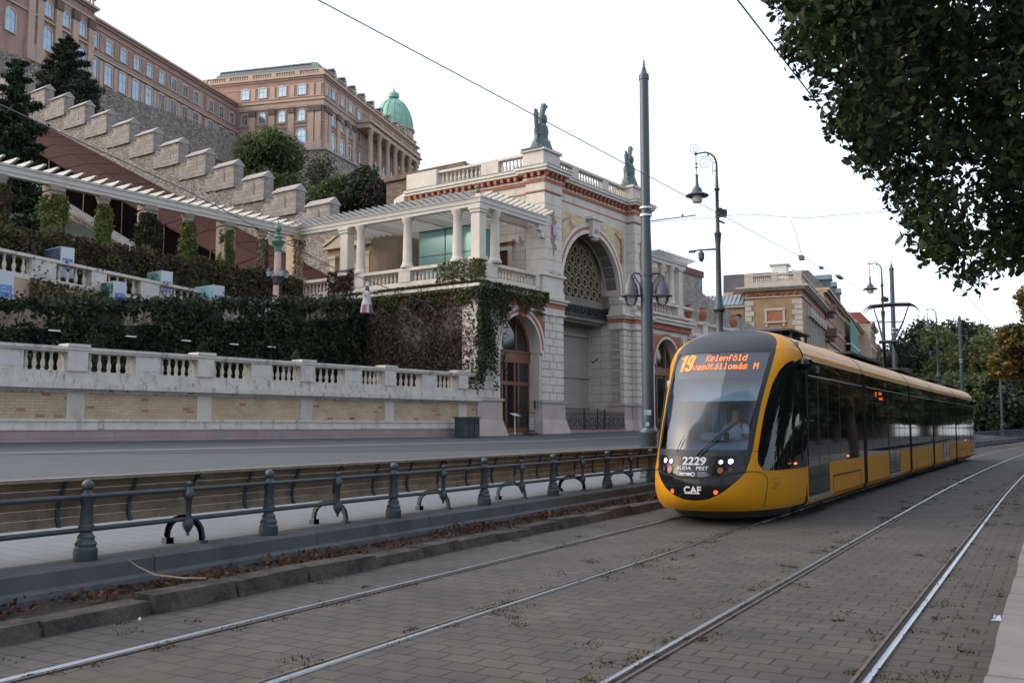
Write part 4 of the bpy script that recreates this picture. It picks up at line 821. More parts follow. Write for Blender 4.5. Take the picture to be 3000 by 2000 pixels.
b=MB();b.hexa([(.25,13.9,er(13.9)-3.9),(1.35,13.9,er(13.9)-3.9),(1.35,62,er(62)-3.9),(.25,62,er(62)-3.9),(.25,13.9,er(13.9)-3.65),(1.35,13.9,er(13.9)-3.65),(1.35,62,er(62)-3.65),(.25,62,er(62)-3.65)]);b.build('coping',COP,sw)
MB().box(.36,.42,24.3,25.1,11.0,11.5).build('opening',DARK,sw)
# ---------------------------------------------------------------- hill
hg=[];b=MB()
HILL=mat('hill_scrub',(.045,.055,.025),.95,.4,.25,.6,stain=(.10,.09,.06),stsc=.15)
for i in range(24):
    y=14.2+i*6.2;rw=[]
    for j in range(26):
        x=-95+j*9.5
        z=(7.0+.41*(y-14.2)) if y<128 else 7.0+.41*113.8+(y-128)*.1
        z=min(z,58+ (x>30)*2)
        if x>14: z=min(z,14+(y-14)*.42)-min(12,(x-14)*.35)
        z+=R.uniform(-.5,.5);rw.append((x,y,z))
    hg.append(rw)
b.loft(hg,closed=False,caps=False);Gm(b,'hill',HILL,kind='structure')
# ---------------------------------------------------------------- palace
QO=(-146.8,169.8,0);QR=radians(90+14.5)
def Q(name,label,cat,group=None): return thing(name,label,cat,QO,QR,group)
pl=Q('palace','long terracotta and beige royal palace with a columned portico on the hilltop','palace')
def wmesh(w,h,arch=False,fr=.2,dep=.18):
    f,p=MB(),MB();hw=w/2
    if arch:
        zs=h/2-hw
        f.box(-hw-fr,-hw,-dep,0,-h/2,zs).box(hw,hw+fr,-dep,0,-h/2,zs).archband(0,zs,hw,hw+fr,-dep,0,10)
        p.box(-hw,hw,-.06,-.03,-h/2,zs).archband(0,zs,0.01,hw,-.06,-.03,10)
    else:
        f.box(-hw-fr,-hw,-dep,0,-h/2,h/2).box(hw,hw+fr,-dep,0,-h/2,h/2)
        for i in range(6):
            x0,x1=-hw-fr+(w+2*fr)*i/6,-hw-fr+(w+2*fr)*(i+1)/6
            c=lambda x:h/2+.22*(1-(x/hw)**2)
            f.hexa([(x0,-dep,h/2),(x1,-dep,h/2),(x1,0,h/2),(x0,0,h/2),(x0,-dep,c(x0*.9)+fr),(x1,-dep,c(x1*.9)+fr),(x1,0,c(x1*.9)+fr),(x0,0,c(x0*.9)+fr)])
        p.box(-hw,hw,-.06,-.03,-h/2,h/2)
    f.box(-hw-fr-.08,hw+fr+.08,-dep-.08,0,-h/2-.18,-h/2)
    f.box(-.04,.04,-.09,-.06,-h/2,h/2-.1 if not arch else h/2-.1).box(-hw,hw,-.09,-.06,h*.1,h*.1+.08)
    WT=mat('white_trim',(.56,.52,.46),.8,.1,1)
    return f.mesh('window',WT),p.mesh('pane',PANE)
W_={'u':wmesh(1.75,2.5),'l':wmesh(2.1,3.9),'la':wmesh(2.1,4.0,True),'ua':wmesh(1.7,2.6,True),'s':wmesh(1.9,2.2),'b':wmesh(2.1,4.2,True,.35)}
def win(k,x,y,z,rz=0):
    o=link('window',W_[k][0],pl,(x,y,z),rz);link('pane',W_[k][1],o)
Tq=22.6
# left wing
MB().box(-90,0,Tq,Tq+14,60,78.2).build('wall',PLAST,pl)
MB().box(-90,-52,Tq-.9,Tq-.01,60,79.6).build('wall',PLAST,pl)
b=MB()
b.box(-52,-.05,Tq-.35,Tq,78.0,78.4).box(-52,-.05,Tq-.8,Tq,78.4,78.85).box(-52,-.05,Tq-.2,Tq,76.9,77.1)
b.box(-90,-51.8,Tq-1.3,Tq,79.3,79.6).box(-90,-51.6,Tq-1.8,Tq,79.6,80.1).box(-90,-51.8,Tq-1.05,Tq-.9,77.6,78.0)
b.box(-52,-.05,Tq-.4,Tq,71.5,71.9).box(-52,-.05,Tq-.25,Tq,72.1,72.3)
b.box(-90,-52,Tq-1.2,Tq-.9,72.3,72.6)
b.box(-90,-52.2,Tq-1.3,Tq-1.0,80.1,80.3).box(-90,-52.2,Tq-1.35,Tq-.95,81.3,81.5)
for x in [-53-1.0*i for i in range(36)]: b.box(x,x+.4,Tq-1.28,Tq-1.02,80.3,81.3)
us=[-50.8,-46.55,-42.25,-38.1,-33.95,-29.75,-25.5,-21.35,-17.2,-11.2,-6.85,-2.4]
for i,x in enumerate(us):
    for dx in ((-2.12,) if i!=9 else (-4.3,-1.8)):
        b.box(x+dx-.55,x+dx+.55,Tq-.16,Tq,72.9,76.4).box(x+dx-.5,x+dx+.5,Tq-.16,Tq,66,71.2)
b.build('trim',PLASTL,pl)
m_=MB()
for i,x in enumerate(us):
    
    if i: m_.box(x-2.12-.38,x-2.12+.38,Tq-.2,Tq-.17,73.1,76.2).sep('panel',PLAST,pl)

for x in us: win('u',x,Tq,74.5);win('l',x,Tq,69.0)
CAPT=mat('dark_capital',(.13,.10,.075),.9,.4,3,.5);b=MB();cpb=MB()
for x in (-53,-57.2,-61.5,-65.9,-68,-76):
    o=b.box(x-.75,x+.75,Tq-1.3,Tq-.9,66.5,76.0).box(x-1.0,x+1.0,Tq-1.5,Tq-.9,64,67.0).sep('pilaster',PLASTL,pl);cpb.box(x-.85,x+.85,Tq-1.5,Tq-.9,75.6,77.4).sep('capital',CAPT,o)
for x in (-55.2,-59.5,-63.9,-72.4,-80): win('ua',x,Tq-.9,74.7);win('la',x,Tq-.9,69.3)
MB().box(-52.05,-51.8,Tq-.95,Tq-.7,62,78).build('downpipe',DARK,pl)
# right wing
MB().box(0,62.5,0,32.5,66.0,83.6).build('wall',PLAST,pl)
b=MB()
for d,z0,z1 in ((.25,83.4,83.8),(.7,83.8,84.3),(.25,76.6,77.0),(.6,78.0,78.45),(.3,77.0,78.0),(.15,81.9,82.1),(.15,79.0,79.2),(.2,72.8,73.0),(.12,71.9,72.05),(.5,65.6,66.2)):
    b.box(-d,0,-d,33,z0,z1);b.box(0,62.5+d,-d,0,z0,z1)
b.box(-.2,.3,-.2,32,84.3,84.5).box(-.25,.35,-.25,32,85.35,85.6).box(.3,62,-.2,.3,84.3,84.5).box(.35,62,-.25,.35,85.35,85.6)
for y in [-.2+6.2*i for i in range(6)]: b.box(-.28,.38,y,y+1.2,84.5,85.35)
for y in [.3+.62*i for i in range(52)]: b.box(-.1,.2,y,y+.28,84.5,85.35)
for x in [5.8*i for i in range(1,11)]: b.box(x,x+1.2,-.28,.38,84.5,85.35);b.lathe(x+.6,0,[(.3,85.6),(.45,85.9),(.2,86.2),(.35,86.5),(.1,86.9)],8)
for x in [1+.62*i for i in range(98)]: b.box(x,x+.28,-.1,.2,84.5,85.35)
b.build('trim',PLASTL,pl)
b=MB()
for y in (1.1,2.9,8.05,13.15,18.3): b.box(-.15,0,y-.6,y+.6,79.2,81.9);o=b.box(-.4,0,y-.75,y+.75,68,75.2).box(-.6,0,y-.95,y+.95,66,68).sep('pilaster',PLASTL,pl);cpb.box(-.65,0,y-.9,y+.9,75.2,76.6).sep('capital',CAPT,o)
for x in (1.2,3.2,8.1,12.9,17.2): b.box(x-.6,x+.6,-.15,0,79.2,81.9);o=b.box(x-.75,x+.75,-.4,0,68,75.2).box(x-.95,x+.95,-.6,0,66,68).sep('pilaster',PLASTL,pl);cpb.box(x-.9,x+.9,-.65,0,75.2,76.6).sep('capital',CAPT,o)
for y in (5.45,10.6,15.75,20.4): win('s',0,y,80.75,-pi/2);win('ua',0,y,74.6,-pi/2);win('b',0,y,69.0,-pi/2)
for x in (0,5.6,10.5,15.3): win('s',x+.0 if x else 1.9,0,80.75);win('ua',x or 1.9,0,74.6);win('b',x or 1.9,0,69.0)
for x in (20.5,26.5,32,37.5,43,48.5): win('ua',x,0,74.9);win('la',x,0,69.6)
for x in (20.5,59.5,): win('s',x,0,80.5)
# portico
b=MB();b.box(18.5,55,-3.9,0,76.6,77.6).box(18.2,55.3,-4.4,0,77.9,78.5).box(18.6,54.8,-3.7,0,77.6,77.9).box(18.5,54.8,-3.9,-3.5,78.5,78.7).box(18.5,54.8,-3.95,-3.45,79.6,79.85)
for x in [18.8+.6*i for i in range(60)]: b.box(x,x+.28,-3.85,-3.55,78.7,79.6)
for x in (18.5,26,33,40,47,54): b.box(x,x+1,-3.98,-3.42,78.5,79.9)
b.build('portico_entablature',PLASTL,pl)
cm_=MB().lathe(0,0,[(1.0,0),(1.0,.7),(.72,1.0),(.68,1.3),(.66,5),(.58,8.8),(.8,9.1),(.95,9.8),(.95,10.0)],12).mesh('column',mat('column_plaster',(.46,.36,.27),.85,.12,1),True)
for x in (20.5,26.2,31.8,37.2,42.5,47.8,53.2): link('column',cm_,pl,(x,-3.2,66.6))
MB().box(18,55.5,-4.2,0,64,66.6).build('portico_base',PLASTL,pl)
# roofs
def frus(b,x0,x1,y0,y1,z0,z1,i): b.hexa([(x0,y0,z0),(x1,y0,z0),(x1,y1,z0),(x0,y1,z0),(x0+i,y0+i,z1),(x1-i,y0+i,z1),(x1-i,y1-i,z1),(x0+i,y1-i,z1)])
b=MB();frus(b,1.0,18,1.0,32,84.4,88.4,2.6);frus(b,1.03,62,1.03,16,84.45,88.45,2.6);b.build('slate_roof',mat('slate',(.115,.125,.14),.7,.15,.8,.2),pl)
b=MB();frus(b,3.3,15.8,3.3,29.8,88.35,88.75,.4);frus(b,3.35,59.5,3.35,13.5,88.4,88.8,.4)
b.hexa([(.9,.9,84.6),(2.6,.9,84.6),(2.6,2.6,84.6),(.9,2.6,84.6),(3.3,3.3,88.5),(5.0,3.3,88.5),(5,5,88.5),(3.3,5,88.5)]);b.build('copper_ridge',mat('dark_copper',(.10,.20,.165),.7,.2,1),pl)
b=MB()
for x in (7,13,19,25,31,37,43,49,55): b.box(x-.9,x+.9,.9,3.2,85.2,87.4).prism([(x-1.2,87.4),(x+1.2,87.4),(x,88.1)],'y',.6,3.4).sep('dormer',_M['dark_copper'],pl)
b=MB()
for y in (8,22): b.lathe(9,y,[(.12,88.7),(.12,89.6),(.4,89.9),(.4,90.3),(.06,90.6),(.04,91.8)],6).sep('roof_finial',LEAD,pl)
dm=Q('dome','green copper ribbed dome with a crown lantern behind the palace roof','dome')
b=MB();b.lathe(0,0,[(5.9,-8),(5.9,-.8),(6.4,-.6),(6.4,-.1),(6.0,.05)],24);DX=b
dprof=[(5.8*cos(a),9.4*sin(a)) for a in [pi/2*i/12 for i in range(13)]]
dprof=[(r if r>1.1 else 1.1,z) for r,z in dprof]
b=MB().lathe(0,0,dprof,32)
for k in range(16):
    a=2*pi*k/16;b.tube([((r+.05)*cos(a),(r+.05)*sin(a),z) for r,z in dprof],.16,5)
dome_shell=b.build('dome_shell',COPPER,dm,True)
dd=DX.build('drum',PLASTL,dm);cr=MB().lathe(0,0,[(1.2,8.9),(.9,9.5),(1.6,9.9),(1.75,10.6),(1.5,11.3),(1.0,11.5),(.4,11.8),(.3,12.4),(.1,12.8),(.07,16.6)],12).build('crown',COPPER,dm,True)
dm.location=Matrix.Rotation(QR,4,'Z')@Vector((61,7,89.6))+Vector(QO)
# bastion walls
bw=Q('bastion_wall','grey rubble bastion wall below the palace with a rounded string course','wall')
def slope(b,x0,x1,y0,y1,za,zb,z0a,z0b): b.hexa([(x0,y0,z0a),(x1,y0,z0b),(x1,y1,z0b),(x0,y1,z0a),(x0,y0,za),(x1,y0,zb),(x1,y1,zb),(x0,y1,za)])
y0=Tq-6
b=MB();slope(b,-90,-5.5,y0,Tq-1,59.8,67.5,30,45);slope(b,-5.5,24,y0,y0+2,67.5,66.5,40,45)
rng=[(-90+.9*i) for i in range(94)]
for x in rng:
    z=59.8+(x+90)*.0911+R.uniform(-.15,.25);b.box(x,x+.82,y0-.02,y0+1.2,z-.5,z)
b.build('wall',RUBB,bw)
b=MB();b.tube([(-90,y0-.15,54.5),(-54.5,y0-.15,55.6),(0,y0-.15,61.8),(10,y0-.15,62.8)],.28,6);b.build('string_course',mat('dark_string',(.14,.12,.10),.9,.2,2),bw)
b2=Q('palace_terrace_wall','rough stone terrace wall directly below the palace corner and portico','wall')
b=MB();b.hexa([(-2.5,-2.5,40),(70,-6.5,40),(70,12,40),(-2.5,24,40),(-1.2,-1.2,65.6),(70,-5.6,65.9),(70,10,65.9),(-1.2,23,65.6)]);b.build('wall',RUBB,b2)
MB().hexa([(-1.5,-1.5,65.55),(70,-6,65.85),(70,10,65.85),(-1.5,23,65.55),(-1.5,-1.5,65.95),(70,-6,66.2),(70,10,66.2),(-1.5,23,65.95)]).build('coping',COP,b2)
# people leaning on the parapet: dark dots
for i,(x,l) in enumerate(((-42.2,'pair of dark silhouettes'),)):
    pass
# low brick bastion with an arch right of the trees, towards the tower
b3=G('brick_bastion','old brown brick bastion with a dark arch behind the gate tower roof','wall')
b=MB().box(15.5,40,13,20.8,8,20.4).box(15.3,15.5,13,20.9,20.1,20.5);b.box(15.42,15.5,18.2,20.0,15,17.6);b.build('wall',mat('old_brick',(.24,.18,.13),.9,.25,.6,.5,kind='brick',bw=.5,bh=.2,mort=.02,mcol=(.15,.12,.1)),b3)
# ---------------------------------------------------------------- text helper
def textmesh(s,size,font_w=0.0,ext=0.0):
    c=bpy.data.curves.new('t','FONT');c.body=s;c.size=size;c.align_x='CENTER';c.resolution_u=3;c.extrude=ext;c.offset=size*font_w
    o=bpy.data.objects.new('t',c);COL.objects.link(o);dg=bpy.context.evaluated_depsgraph_get();me=bpy.data.meshes.new_from_object(o.evaluated_get(dg))
    bpy.data.objects.remove(o);bm=bmesh.new();bm.from_mesh(me)
    bmesh.ops.triangulate(bm,faces=bm.faces);bm.to_mesh(me);bm.free();return me
def puttext(name,s,size,fn,m,par,bold=0,wx=1.,width=None):
    me=textmesh(s,size,bold);me.name=name
    if width: xs=[v.co.x for v in me.vertices];wx=width/(max(xs)-min(xs))
    for v in me.vertices: v.co=fn(v.co.x*wx,v.co.y)
    me.materials.clear();me.materials.append(m);return link(name,me,par)
# ---------------------------------------------------------------- tram
def lerp(tab,z):
    for (a,b),(c,d_) in zip(tab,tab[1:]):
        if z<=c:return b+(d_-b)*max(0,(z-a))/(c-a)
    return tab[-1][1]
def smooth(tab,z,w=.06): return (lerp(tab,z-w)+2*lerp(tab,z)+lerp(tab,z+w))/4
YC=[(.2,15.2),(.3,14.98),(.45,14.84),(.6,14.80),(.85,14.82),(1.15,14.97),(1.6,15.24),(2.1,15.6),(2.6,16.07),(2.94,16.45),(3.1,16.74),(3.25,17.08),(3.32,17.35)]
WZ=[(.2,1.10),(.3,1.16),(.6,1.19),(2.2,1.19),(2.75,1.18),(2.92,1.14),(3.05,1.06),(3.15,.95),(3.24,.80),(3.30,.6),(3.34,.3)]
CX=-5.07;YB=17.5
def S(a,z,o=0.):
    yc=smooth(YC,z);w=smooth(WZ,z,.03);D=YB-yc;n=2.35;a=max(-1,min(1,a))
    y=yc+D*(1-(max(0,1-abs(a)**n))**(1/n))
    nx=a*abs(a)**.5;v=Vector((nx,-(1-abs(a)**3)*1.2-.05,.25 if z>1.3 else 0)).normalized()
    return Vector((CX+w*a,y,z))+v*o
def patch(b,a0,a1,z0,z1,na,nz,o=0.):
    # a0,a1: functions of t(0..1 height); z0,z1: functions of a-fraction
    rows=[]
    for j in range(nz+1):
        r=[]
        for i in range(na+1):
            u=i/na;v=j/nz
            zz=z0(u)+(z1(u)-z0(u))*v;aa=a0(zz)+(a1(zz)-a0(zz))*u
            r.append(S(aa,zz,o))
        rows.append(r)
    b.loft(rows,closed=False,caps=False);return b
TY=mat('tram_yellow',(.60,.275,.012),.36,.05,.8,spec=.15,stain=(.45,.20,.02),stsc=2.,s0=.58,s1=.8)
TBK=mat('tram_black',(.010,.011,.013),.12,.1,1,spec=.3)
TGL=mat('tram_side_glass',(.008,.009,.010),.03,.2,2.,spec=.36)
TGR=mat('tram_hood',(.018,.024,.030),.4,.1,1,spec=.3)
TDK=mat('tram_underframe',(.015,.015,.015),.7,.2,3)
WSG=glassmat('windshield_glass',(.54,.70,.84),.022,.03,.14)
tr=thing('tram','yellow and black low floor tram with a lit orange destination display, heading towards the camera','tram')
aw=lambda z:lerp([(.4,.62),(.86,.62),(1.2,.66),(2.0,.69),(2.8,.75),(2.95,.78),(3.1,.83),(3.33,.88)],z)
ap=lambda z:lerp([(.9,.725),(1.2,.715),(1.8,.735),(2.3,.775),(2.55,.83),(2.7,.90),(2.79,1.0)],z)
zmb=lambda a:.42+.44*(abs(a)/.62)**2.3      # lower edge of black mask
b=MB()
# yellow nose below the mask, side pillars, top shoulders
def col(a_lo,a_hi,z_lo,z_hi,na=16,nz=10): patch(b,lambda z:a_lo,lambda z:a_hi,z_lo,z_hi,na,nz)
A=lambda u:-.62+1.24*u
patch(b,lambda z:-.62,lambda z:.62,lambda u:.24,lambda u:zmb(A(u)),40,8)
for sg in (-1,1):
    patch(b,lambda z:sg*.62,lambda z:sg*1.,lambda u:.24,lambda u:.86,14,8)
    patch(b,lambda z:sg*aw(z),lambda z:sg*1.,lambda u:.86,lambda u:2.95,14,26)
    patch(b,lambda z:sg*aw(z),lambda z:sg*1.,lambda u:2.95,lambda u:3.335,14,10)
nose=b.build('cab_shell',TY,tr,True)
b=MB();patch(b,lambda z:-aw(z),lambda z:aw(z),lambda u:2.93,lambda u:3.335,30,10);
b.face([S(a/10,3.335) for a in range(-10,11)]+[Vector((CX+.3,YB,3.335)),Vector((CX-.3,YB,3.335))]) if 0 else None
b.build('front_hood',TGR,tr,True)
b=MB();patch(b,lambda z:-aw(z),lambda z:aw(z),lambda u:1.15,lambda u:2.93,36,24,.002);wsg=b.build('windshield',WSG,tr,True)
b=MB();patch(b,lambda z:-.62,lambda z:.62,lambda u:zmb(A(u)),lambda u:1.15,40,12,.0);b.build('front_mask',TBK,tr,True)
b=MB()
for sg in (-1,1): patch(b,lambda z:sg*(aw(z)-.05),lambda z:sg*(aw(z)+.004),lambda u:1.0,lambda u:2.95,3,24,.006)
patch(b,lambda z:-aw(z),lambda z:aw(z),lambda u:1.12,lambda u:1.22,30,2,.006);patch(b,lambda z:-aw(z),lambda z:aw(z),lambda u:2.88,lambda u:2.95,30,2,.006)
patch(b,lambda z:-aw(z)*.99,lambda z:aw(z)*.99,lambda u:2.42,lambda u:2.88,30,8,-.03)
b.build('windshield_frame',TGR,tr,True)
b=MB();
for i in range(24):
    u0,u1=A(i/24),A((i+1)/24);z=lambda a:.765+.10*(abs(a)/.62)**2.2
    b.face([S(u0,z(u0),.012),S(u1,z(u1),.012),S(u1,z(u1)+.03,.02),S(u0,z(u0)+.03,.02)])
for sg in (-1,1):
    kp=[(.60,.875),(.68,.875),(.74,.865),(.785,.83),(.805,.77),(.808,.66),(.80,.52),(.785,.38),(.765,.26)];pts=[]
    for (a0,z0),(a1,z1) in zip(kp,kp[1:]): pts+=[(a0+(a1-a0)*i/4,z0+(z1-z0)*i/4) for i in range(4)]
    b.tube([S(sg*a_,z_,.0) for a_,z_ in pts],.008,5)
b.face([S(.64,1.19,.004),S(.72,1.19,.004),S(.72,1.2,.004),S(.64,1.2,.004)]);b.build('panel_seam',TDK,tr)
# cab side glass (both sides)
b=MB()
for sg in (-1,1):
    patch(b,lambda z:sg*(ap(z)+(.05*max(0,(1.02-z)/.14))),lambda z:sg*1.,lambda u:.88,lambda u:2.79,10,30,.006);b.sep('cab_side_glass',TGL,tr,True)
# lower front bumper
b=MB().loft([[(CX+w_*sin(t_)*1.0,15.25+d_-1.0*0+ (1-cos(t_))*1.7,z) for t_ in [pi*(i/12-.5) for i in range(13)]]+[(CX+w_*.8,18.2,z),(CX-w_*.8,18.2,z)] for w_,d_,z in ((.95,.25,.10),(1.03,.05,.25))]);b.build('bumper_skirt',mat('skirt_grey',(.05,.055,.06),.5,.1,3),tr)
# modules
PROF=[(1.13,.20,0),(1.19,.30,0),(1.19,.90,1),(1.19,2.52,1),(1.185,2.79,0),(1.165,2.90,0),(1.10,3.02,0),(1.0,3.12,0),(.88,3.20,0),(.74,3.26,2),(.35,3.33,2),(0,3.34,2)]
def body(y0,y1,parent,x=0):
    full=[(-p,z,m) for p,z,m in PROF]+[(p,z,None) for p,z,m in reversed(PROF[:-1])]
    ms=[PROF[i][2] for i in range(len(PROF)-1)];ms=ms+list(reversed(ms))
    bb=[MB(),MB(),MB()]
    k=max(1,int((y1-y0)/2))
    ysx=[y0+(y1-y0)*i/k for i in range(k+1)]
    for i,m in enumerate(ms):
        (pa,za,_),(pb,zb,_)=full[i],full[i+1]
        bb[m].loft([[(CX+pa+off(y),y,za),(CX+pb+off(y),y,zb)] for y in ysx],closed=False,caps=False)
    bb[2].face([(CX+p+off(y1),y1,z) for p,z,_ in full]);bb[2].face([(CX+p+off(y0),y0,z) for p,z,_ in full]) if y0>YB+.1 else None
    r=bb[0].build('body_panel',TY,parent,True);bb[1].build('window_band',TGL,r,True);bb[2].build('roof',TDK,r,True);return r
J=[(YB,23.3),(23.75,30.85),(31.3,36.3),(36.75,43.3),(43.75,50.6)]
SIL=mat('silver_trim',(.62,.62,.6),.4,.1,4);mods=[]
for k,(y0,y1) in enumerate(J):
    m=body(y0,y1,tr);mods.append(m)
    if k<4:
        yb0,yb1=y1,J[k+1][0];b=MB()
        for i in range(5):
            ya=yb0+(yb1-yb0)*i/5;yc_=yb0+(yb1-yb0)*(i+.5)/5;yd=yb0+(yb1-yb0)*(i+1)/5
            rg=lambda s_,y:[(CX+s_*p+off(y),y,z) for p,z in ((-1.12,.3),(-1.12,2.75),(-.95,3.05),(-.6,3.2),(.6,3.2),(.95,3.05),(1.12,2.75),(1.12,.3))]
            b.loft([rg(1.,ya),rg(.97,yc_),rg(1.,yd)],caps=False)
        b.build('bellows',mat('bellows_rubber',(.010,.010,.011),.7,.1,3),tr)
        b=MB();  # yellow roof collar over the joint
        b.loft([[(CX+p+off(y),y,z) for p,z in ((1.19,2.8),(1.165,2.91),(1.10,3.03),(1.0,3.13),(.88,3.21),(.74,3.27))] for y in (yb0+.02,yb1-.02)],closed=False,caps=False);b.build('joint_collar',mat('tram_yellow_dark',(.38,.17,.012),.4,.05,2),tr)
X1_=lambda y:CX+1.19+off(y)
def sidebox(b,y0,y1,z0,z1,o=.006,t=.004): b.hexa([(X1_(y0)-.01,y0,z0),(X1_(y0)+o,y0,z0),(X1_(y1)+o,y1,z0),(X1_(y1)-.01,y1,z0),(X1_(y0)-.01,y0,z1),(X1_(y0)+o,y0,z1),(X1_(y1)+o,y1,z1),(X1_(y1)-.01,y1,z1)])
tl=MB()
for y0,y1 in ((17.7,23.3),)+tuple(J[1:]): sidebox(tl,y0+.1,y1-.02,2.505,2.52,.006);sidebox(tl,y0+.1,y1-.02,2.785,2.797,.006)
tl.build('trim_line',SIL,tr)
# doors
for y0,y1 in ((17.62,19.42),(27.0,28.9),(39.2,41.0),(49.0,50.2)):
    b=MB();sidebox(b,y0,y1,.34,2.5,.008)
    o=b.build('door',mat('door_glass',(.008,.009,.010),.04,.2,2,spec=.36),tr)
    b=MB();ym=(y0+y1)/2
    for y in (y0+.01,ym-.01,ym+.01,y1-.03): sidebox(b,y,y+.012,.36,2.48,.012)
    for z in (.62,.98): sidebox(b,y0+.06,y1-.06,z,z+.01,.011)
    b.build('door_seam',mat('seam_grey',(.06,.06,.06),.4,.1,4),o)
    b=MB();sidebox(b,y0-.08,y1+.12,.27,.335,.05);b.build('step',mat('step_steel',(.22,.2,.18),.4,.2,4),o)
# window seams
b=MB()
for y in (17.0,17.66,20.6,22.2,24.6,26.0,29.9,32.6,34.0,37.6,38.4,42.0,44.6,46.2,47.8): 
    if y>17.5: sidebox(b,y,y+.035,.98,2.5,.003)
for y0,y1 in ((19.9,22.9),(24.0,26.9),(29.1,30.7),(31.5,36.1),(37,39),(41.2,43.1),(44,48.7)): sidebox(b,y0,y1,1.05,1.062,.006)
b.build('window_seam',mat('seam_dark',(.035,.037,.04),.3,.1,4),tr)
# skirt hatches
for y0,y1,mi in ((19.75,22.85,0),(32.3,35.6,2),(44.5,47.3,4)):
    b=MB();sidebox(b,y0,y1,.60,.635,.004)if mi!=2 else sidebox(b,y0,y1,.58,.585,.004)
    sidebox(b,y0,y0+.02,.24,.62,.004);sidebox(b,y1,y1+.02,.3,.62,.004);b.build('hatch_seam',TDK,mods[mi])
b=MB()
for y in (16.55,21.3,46.9):
    if y>17.5: sidebox(b,y,y+.11,.955,.985,.02)
    else: b.hexa([tuple(S(1,z,o)+Vector((0,y-17.5+dy,0))) for z in (.955,.985) for o,dy in ((0,0),(.03,0),(.03,.09),(0,.09))])
b.build('side_marker',mat('marker_orange',(.8,.16,.05),.3,.1,3,emit=.6),tr)
# lights
def disc(b,a,z,r,o=.01,n=14):
    c=S(a,z,o);e=.02;tx=(S(a+e,z,o)-S(a-e,z,o)).normalized();tz=(S(a,z+.03,o)-S(a,z-.03,o)).normalized()
    b.face([c+tx*r*cos(2*pi*i/n)+tz*r*sin(2*pi*i/n) for i in range(n)])
HL=mat('headlamp_lit',(1,.90,.80),.3,.02,3,emit=1.3);HS=mat('reflector',(.75,.78,.72),.15,.2,9,metal=.6,emit=.35);OR=mat('indicator_orange',(.28,.07,.02),.3,.2,3);RDl=mat('tail_red',(.12,.008,.01),.3,.2,3);RF=mat('marker_red',(.85,.10,.03),.3,.1,3,emit=.35)
for sg in (-1,1):
    hb=MB();disc(hb,sg*.455,1.04,.068,.006);disc(hb,sg*.345,1.03,.055,.006);disc(hb,sg*.35,.90,.072,.006);disc(hb,sg*.46,.905,.055,.006);h=hb.build('headlight',TBK,tr)
    q=MB();disc(q,sg*.455,1.04,.042,.012);q.build('lit_lamp',HL,h)
    q=MB();disc(q,sg*.345,1.03,.036,.012);q.build('reflector',HS,h)
    q=MB();disc(q,sg*.35,.90,.052,.012);q.build('indicator',OR,h)
    q=MB();disc(q,sg*.46,.905,.038,.012);q.build('tail_lamp',RDl,h)
    q=MB();disc(q,sg*.30,.56,.036,.012);q.build('red_marker',RF,tr)
# writing on the front
LED=mat('led_orange',(1,.17,.02),.5,.02,3,emit=.38);LW=mat('white_letter',(.42,.45,.50),.5,.05,5)
def fn(x0,z0,o=.014): return lambda x,y:S((x0+x)/1.19,z0+y,o)
DOT={'K':'10001 10010 10100 11000 10100 10010 10001','e':'00000 00000 01110 10001 11111 10000 01110','l':'01100 00100 00100 00100 00100 00100 01110','n':'00000 00000 10110 11001 10001 10001 10001','f':'00110 01001 01000 11100 01000 01000 01000','ö':'01010 00000 01110 10001 10001 10001 01110','o':'00000 00000 01110 10001 10001 10001 01110','d':'00001 00001 01101 10011 10001 10001 01111','v':'00000 00000 10001 10001 10001 01010 00100','a':'00000 00000 01110 00001 01111 10001 01111','á':'00010 00100 01110 00001 01111 10001 01111','s':'00000 00000 01111 10000 01110 00001 11110','ú':'00010 00100 10001 10001 10001 10011 01101','t':'01000 01000 11100 01000 01000 01001 00110','m':'00000 00000 11010 10101 10101 10101 10101','M':'10001 11011 10101 10101 10001 10001 10001',' ':'00000 00000 00000 00000 00000 00000 00000'}
BIG={'1':'0011 0111 1111 0011 0011 0011 0011 0011 0011 0011 0011 0011 0011','9':'01110 11111 11011 11011 11011 11011 11111 01111 00011 00011 11011 11111 01110'}
def dots(txt,x0,z0,w,h,font):
    b=MB();cols=sum(len(font[c].split()[0])+1 for c in txt)-1;rows=len(font[txt[0]].split());dx,dz=w/cols,h/rows;cx=0
    for c in txt:
        r=font[c].split()
        for j,l in enumerate(r):
            for i,q in enumerate(l):
                if q=='1':
                    xa,za=x0+(cx+i)*dx,z0+(rows-1-j)*dz
                    b.face([S((xa+p_*dx)/1.19,za+q_*dz,.012) for p_,q_ in ((.0,.06),(1.02,.06),(1.02,.94),(.0,.94))])
        cx+=len(r[0])+1
    return b.build('display_text',LED,tr)
dots('19',-.71,2.54,.29,.30,BIG);dots('Kelenföld',-.20,2.71,.70,.115,DOT);dots('vasútállomás M',-.40,2.56,1.10,.11,DOT)
puttext('fleet_number','2229',.17,fn(.0,.985),LW,tr,.03,1.15)
puttext('front_lettering','BUDA   PEST',.075,fn(-.02,.905),LW,tr,.02,1.25)
puttext('front_lettering','BUDAPESTI',.028,fn(.16,.85),LW,tr);puttext('front_lettering','KÖZLEKEDÉSI',.028,fn(.17,.82),LW,tr);puttext('front_lettering','KÖZPONT',.028,fn(.15,.79),LW,tr)
b=MB();disc(b,.005,.835,.036,.012);b.face([S(a,z,.012) for a,z in ((-.19,.815),(.0,.815),(.0,.86),(-.19,.86))]);bk=b.build('operator_logo',LW,tr)
b=MB();disc(b,.005,.835,.02,.016);b.build('logo_ring',TBK,bk);puttext('logo_text','BKK',.035,fn(-.12,.825,.017),TBK,bk)
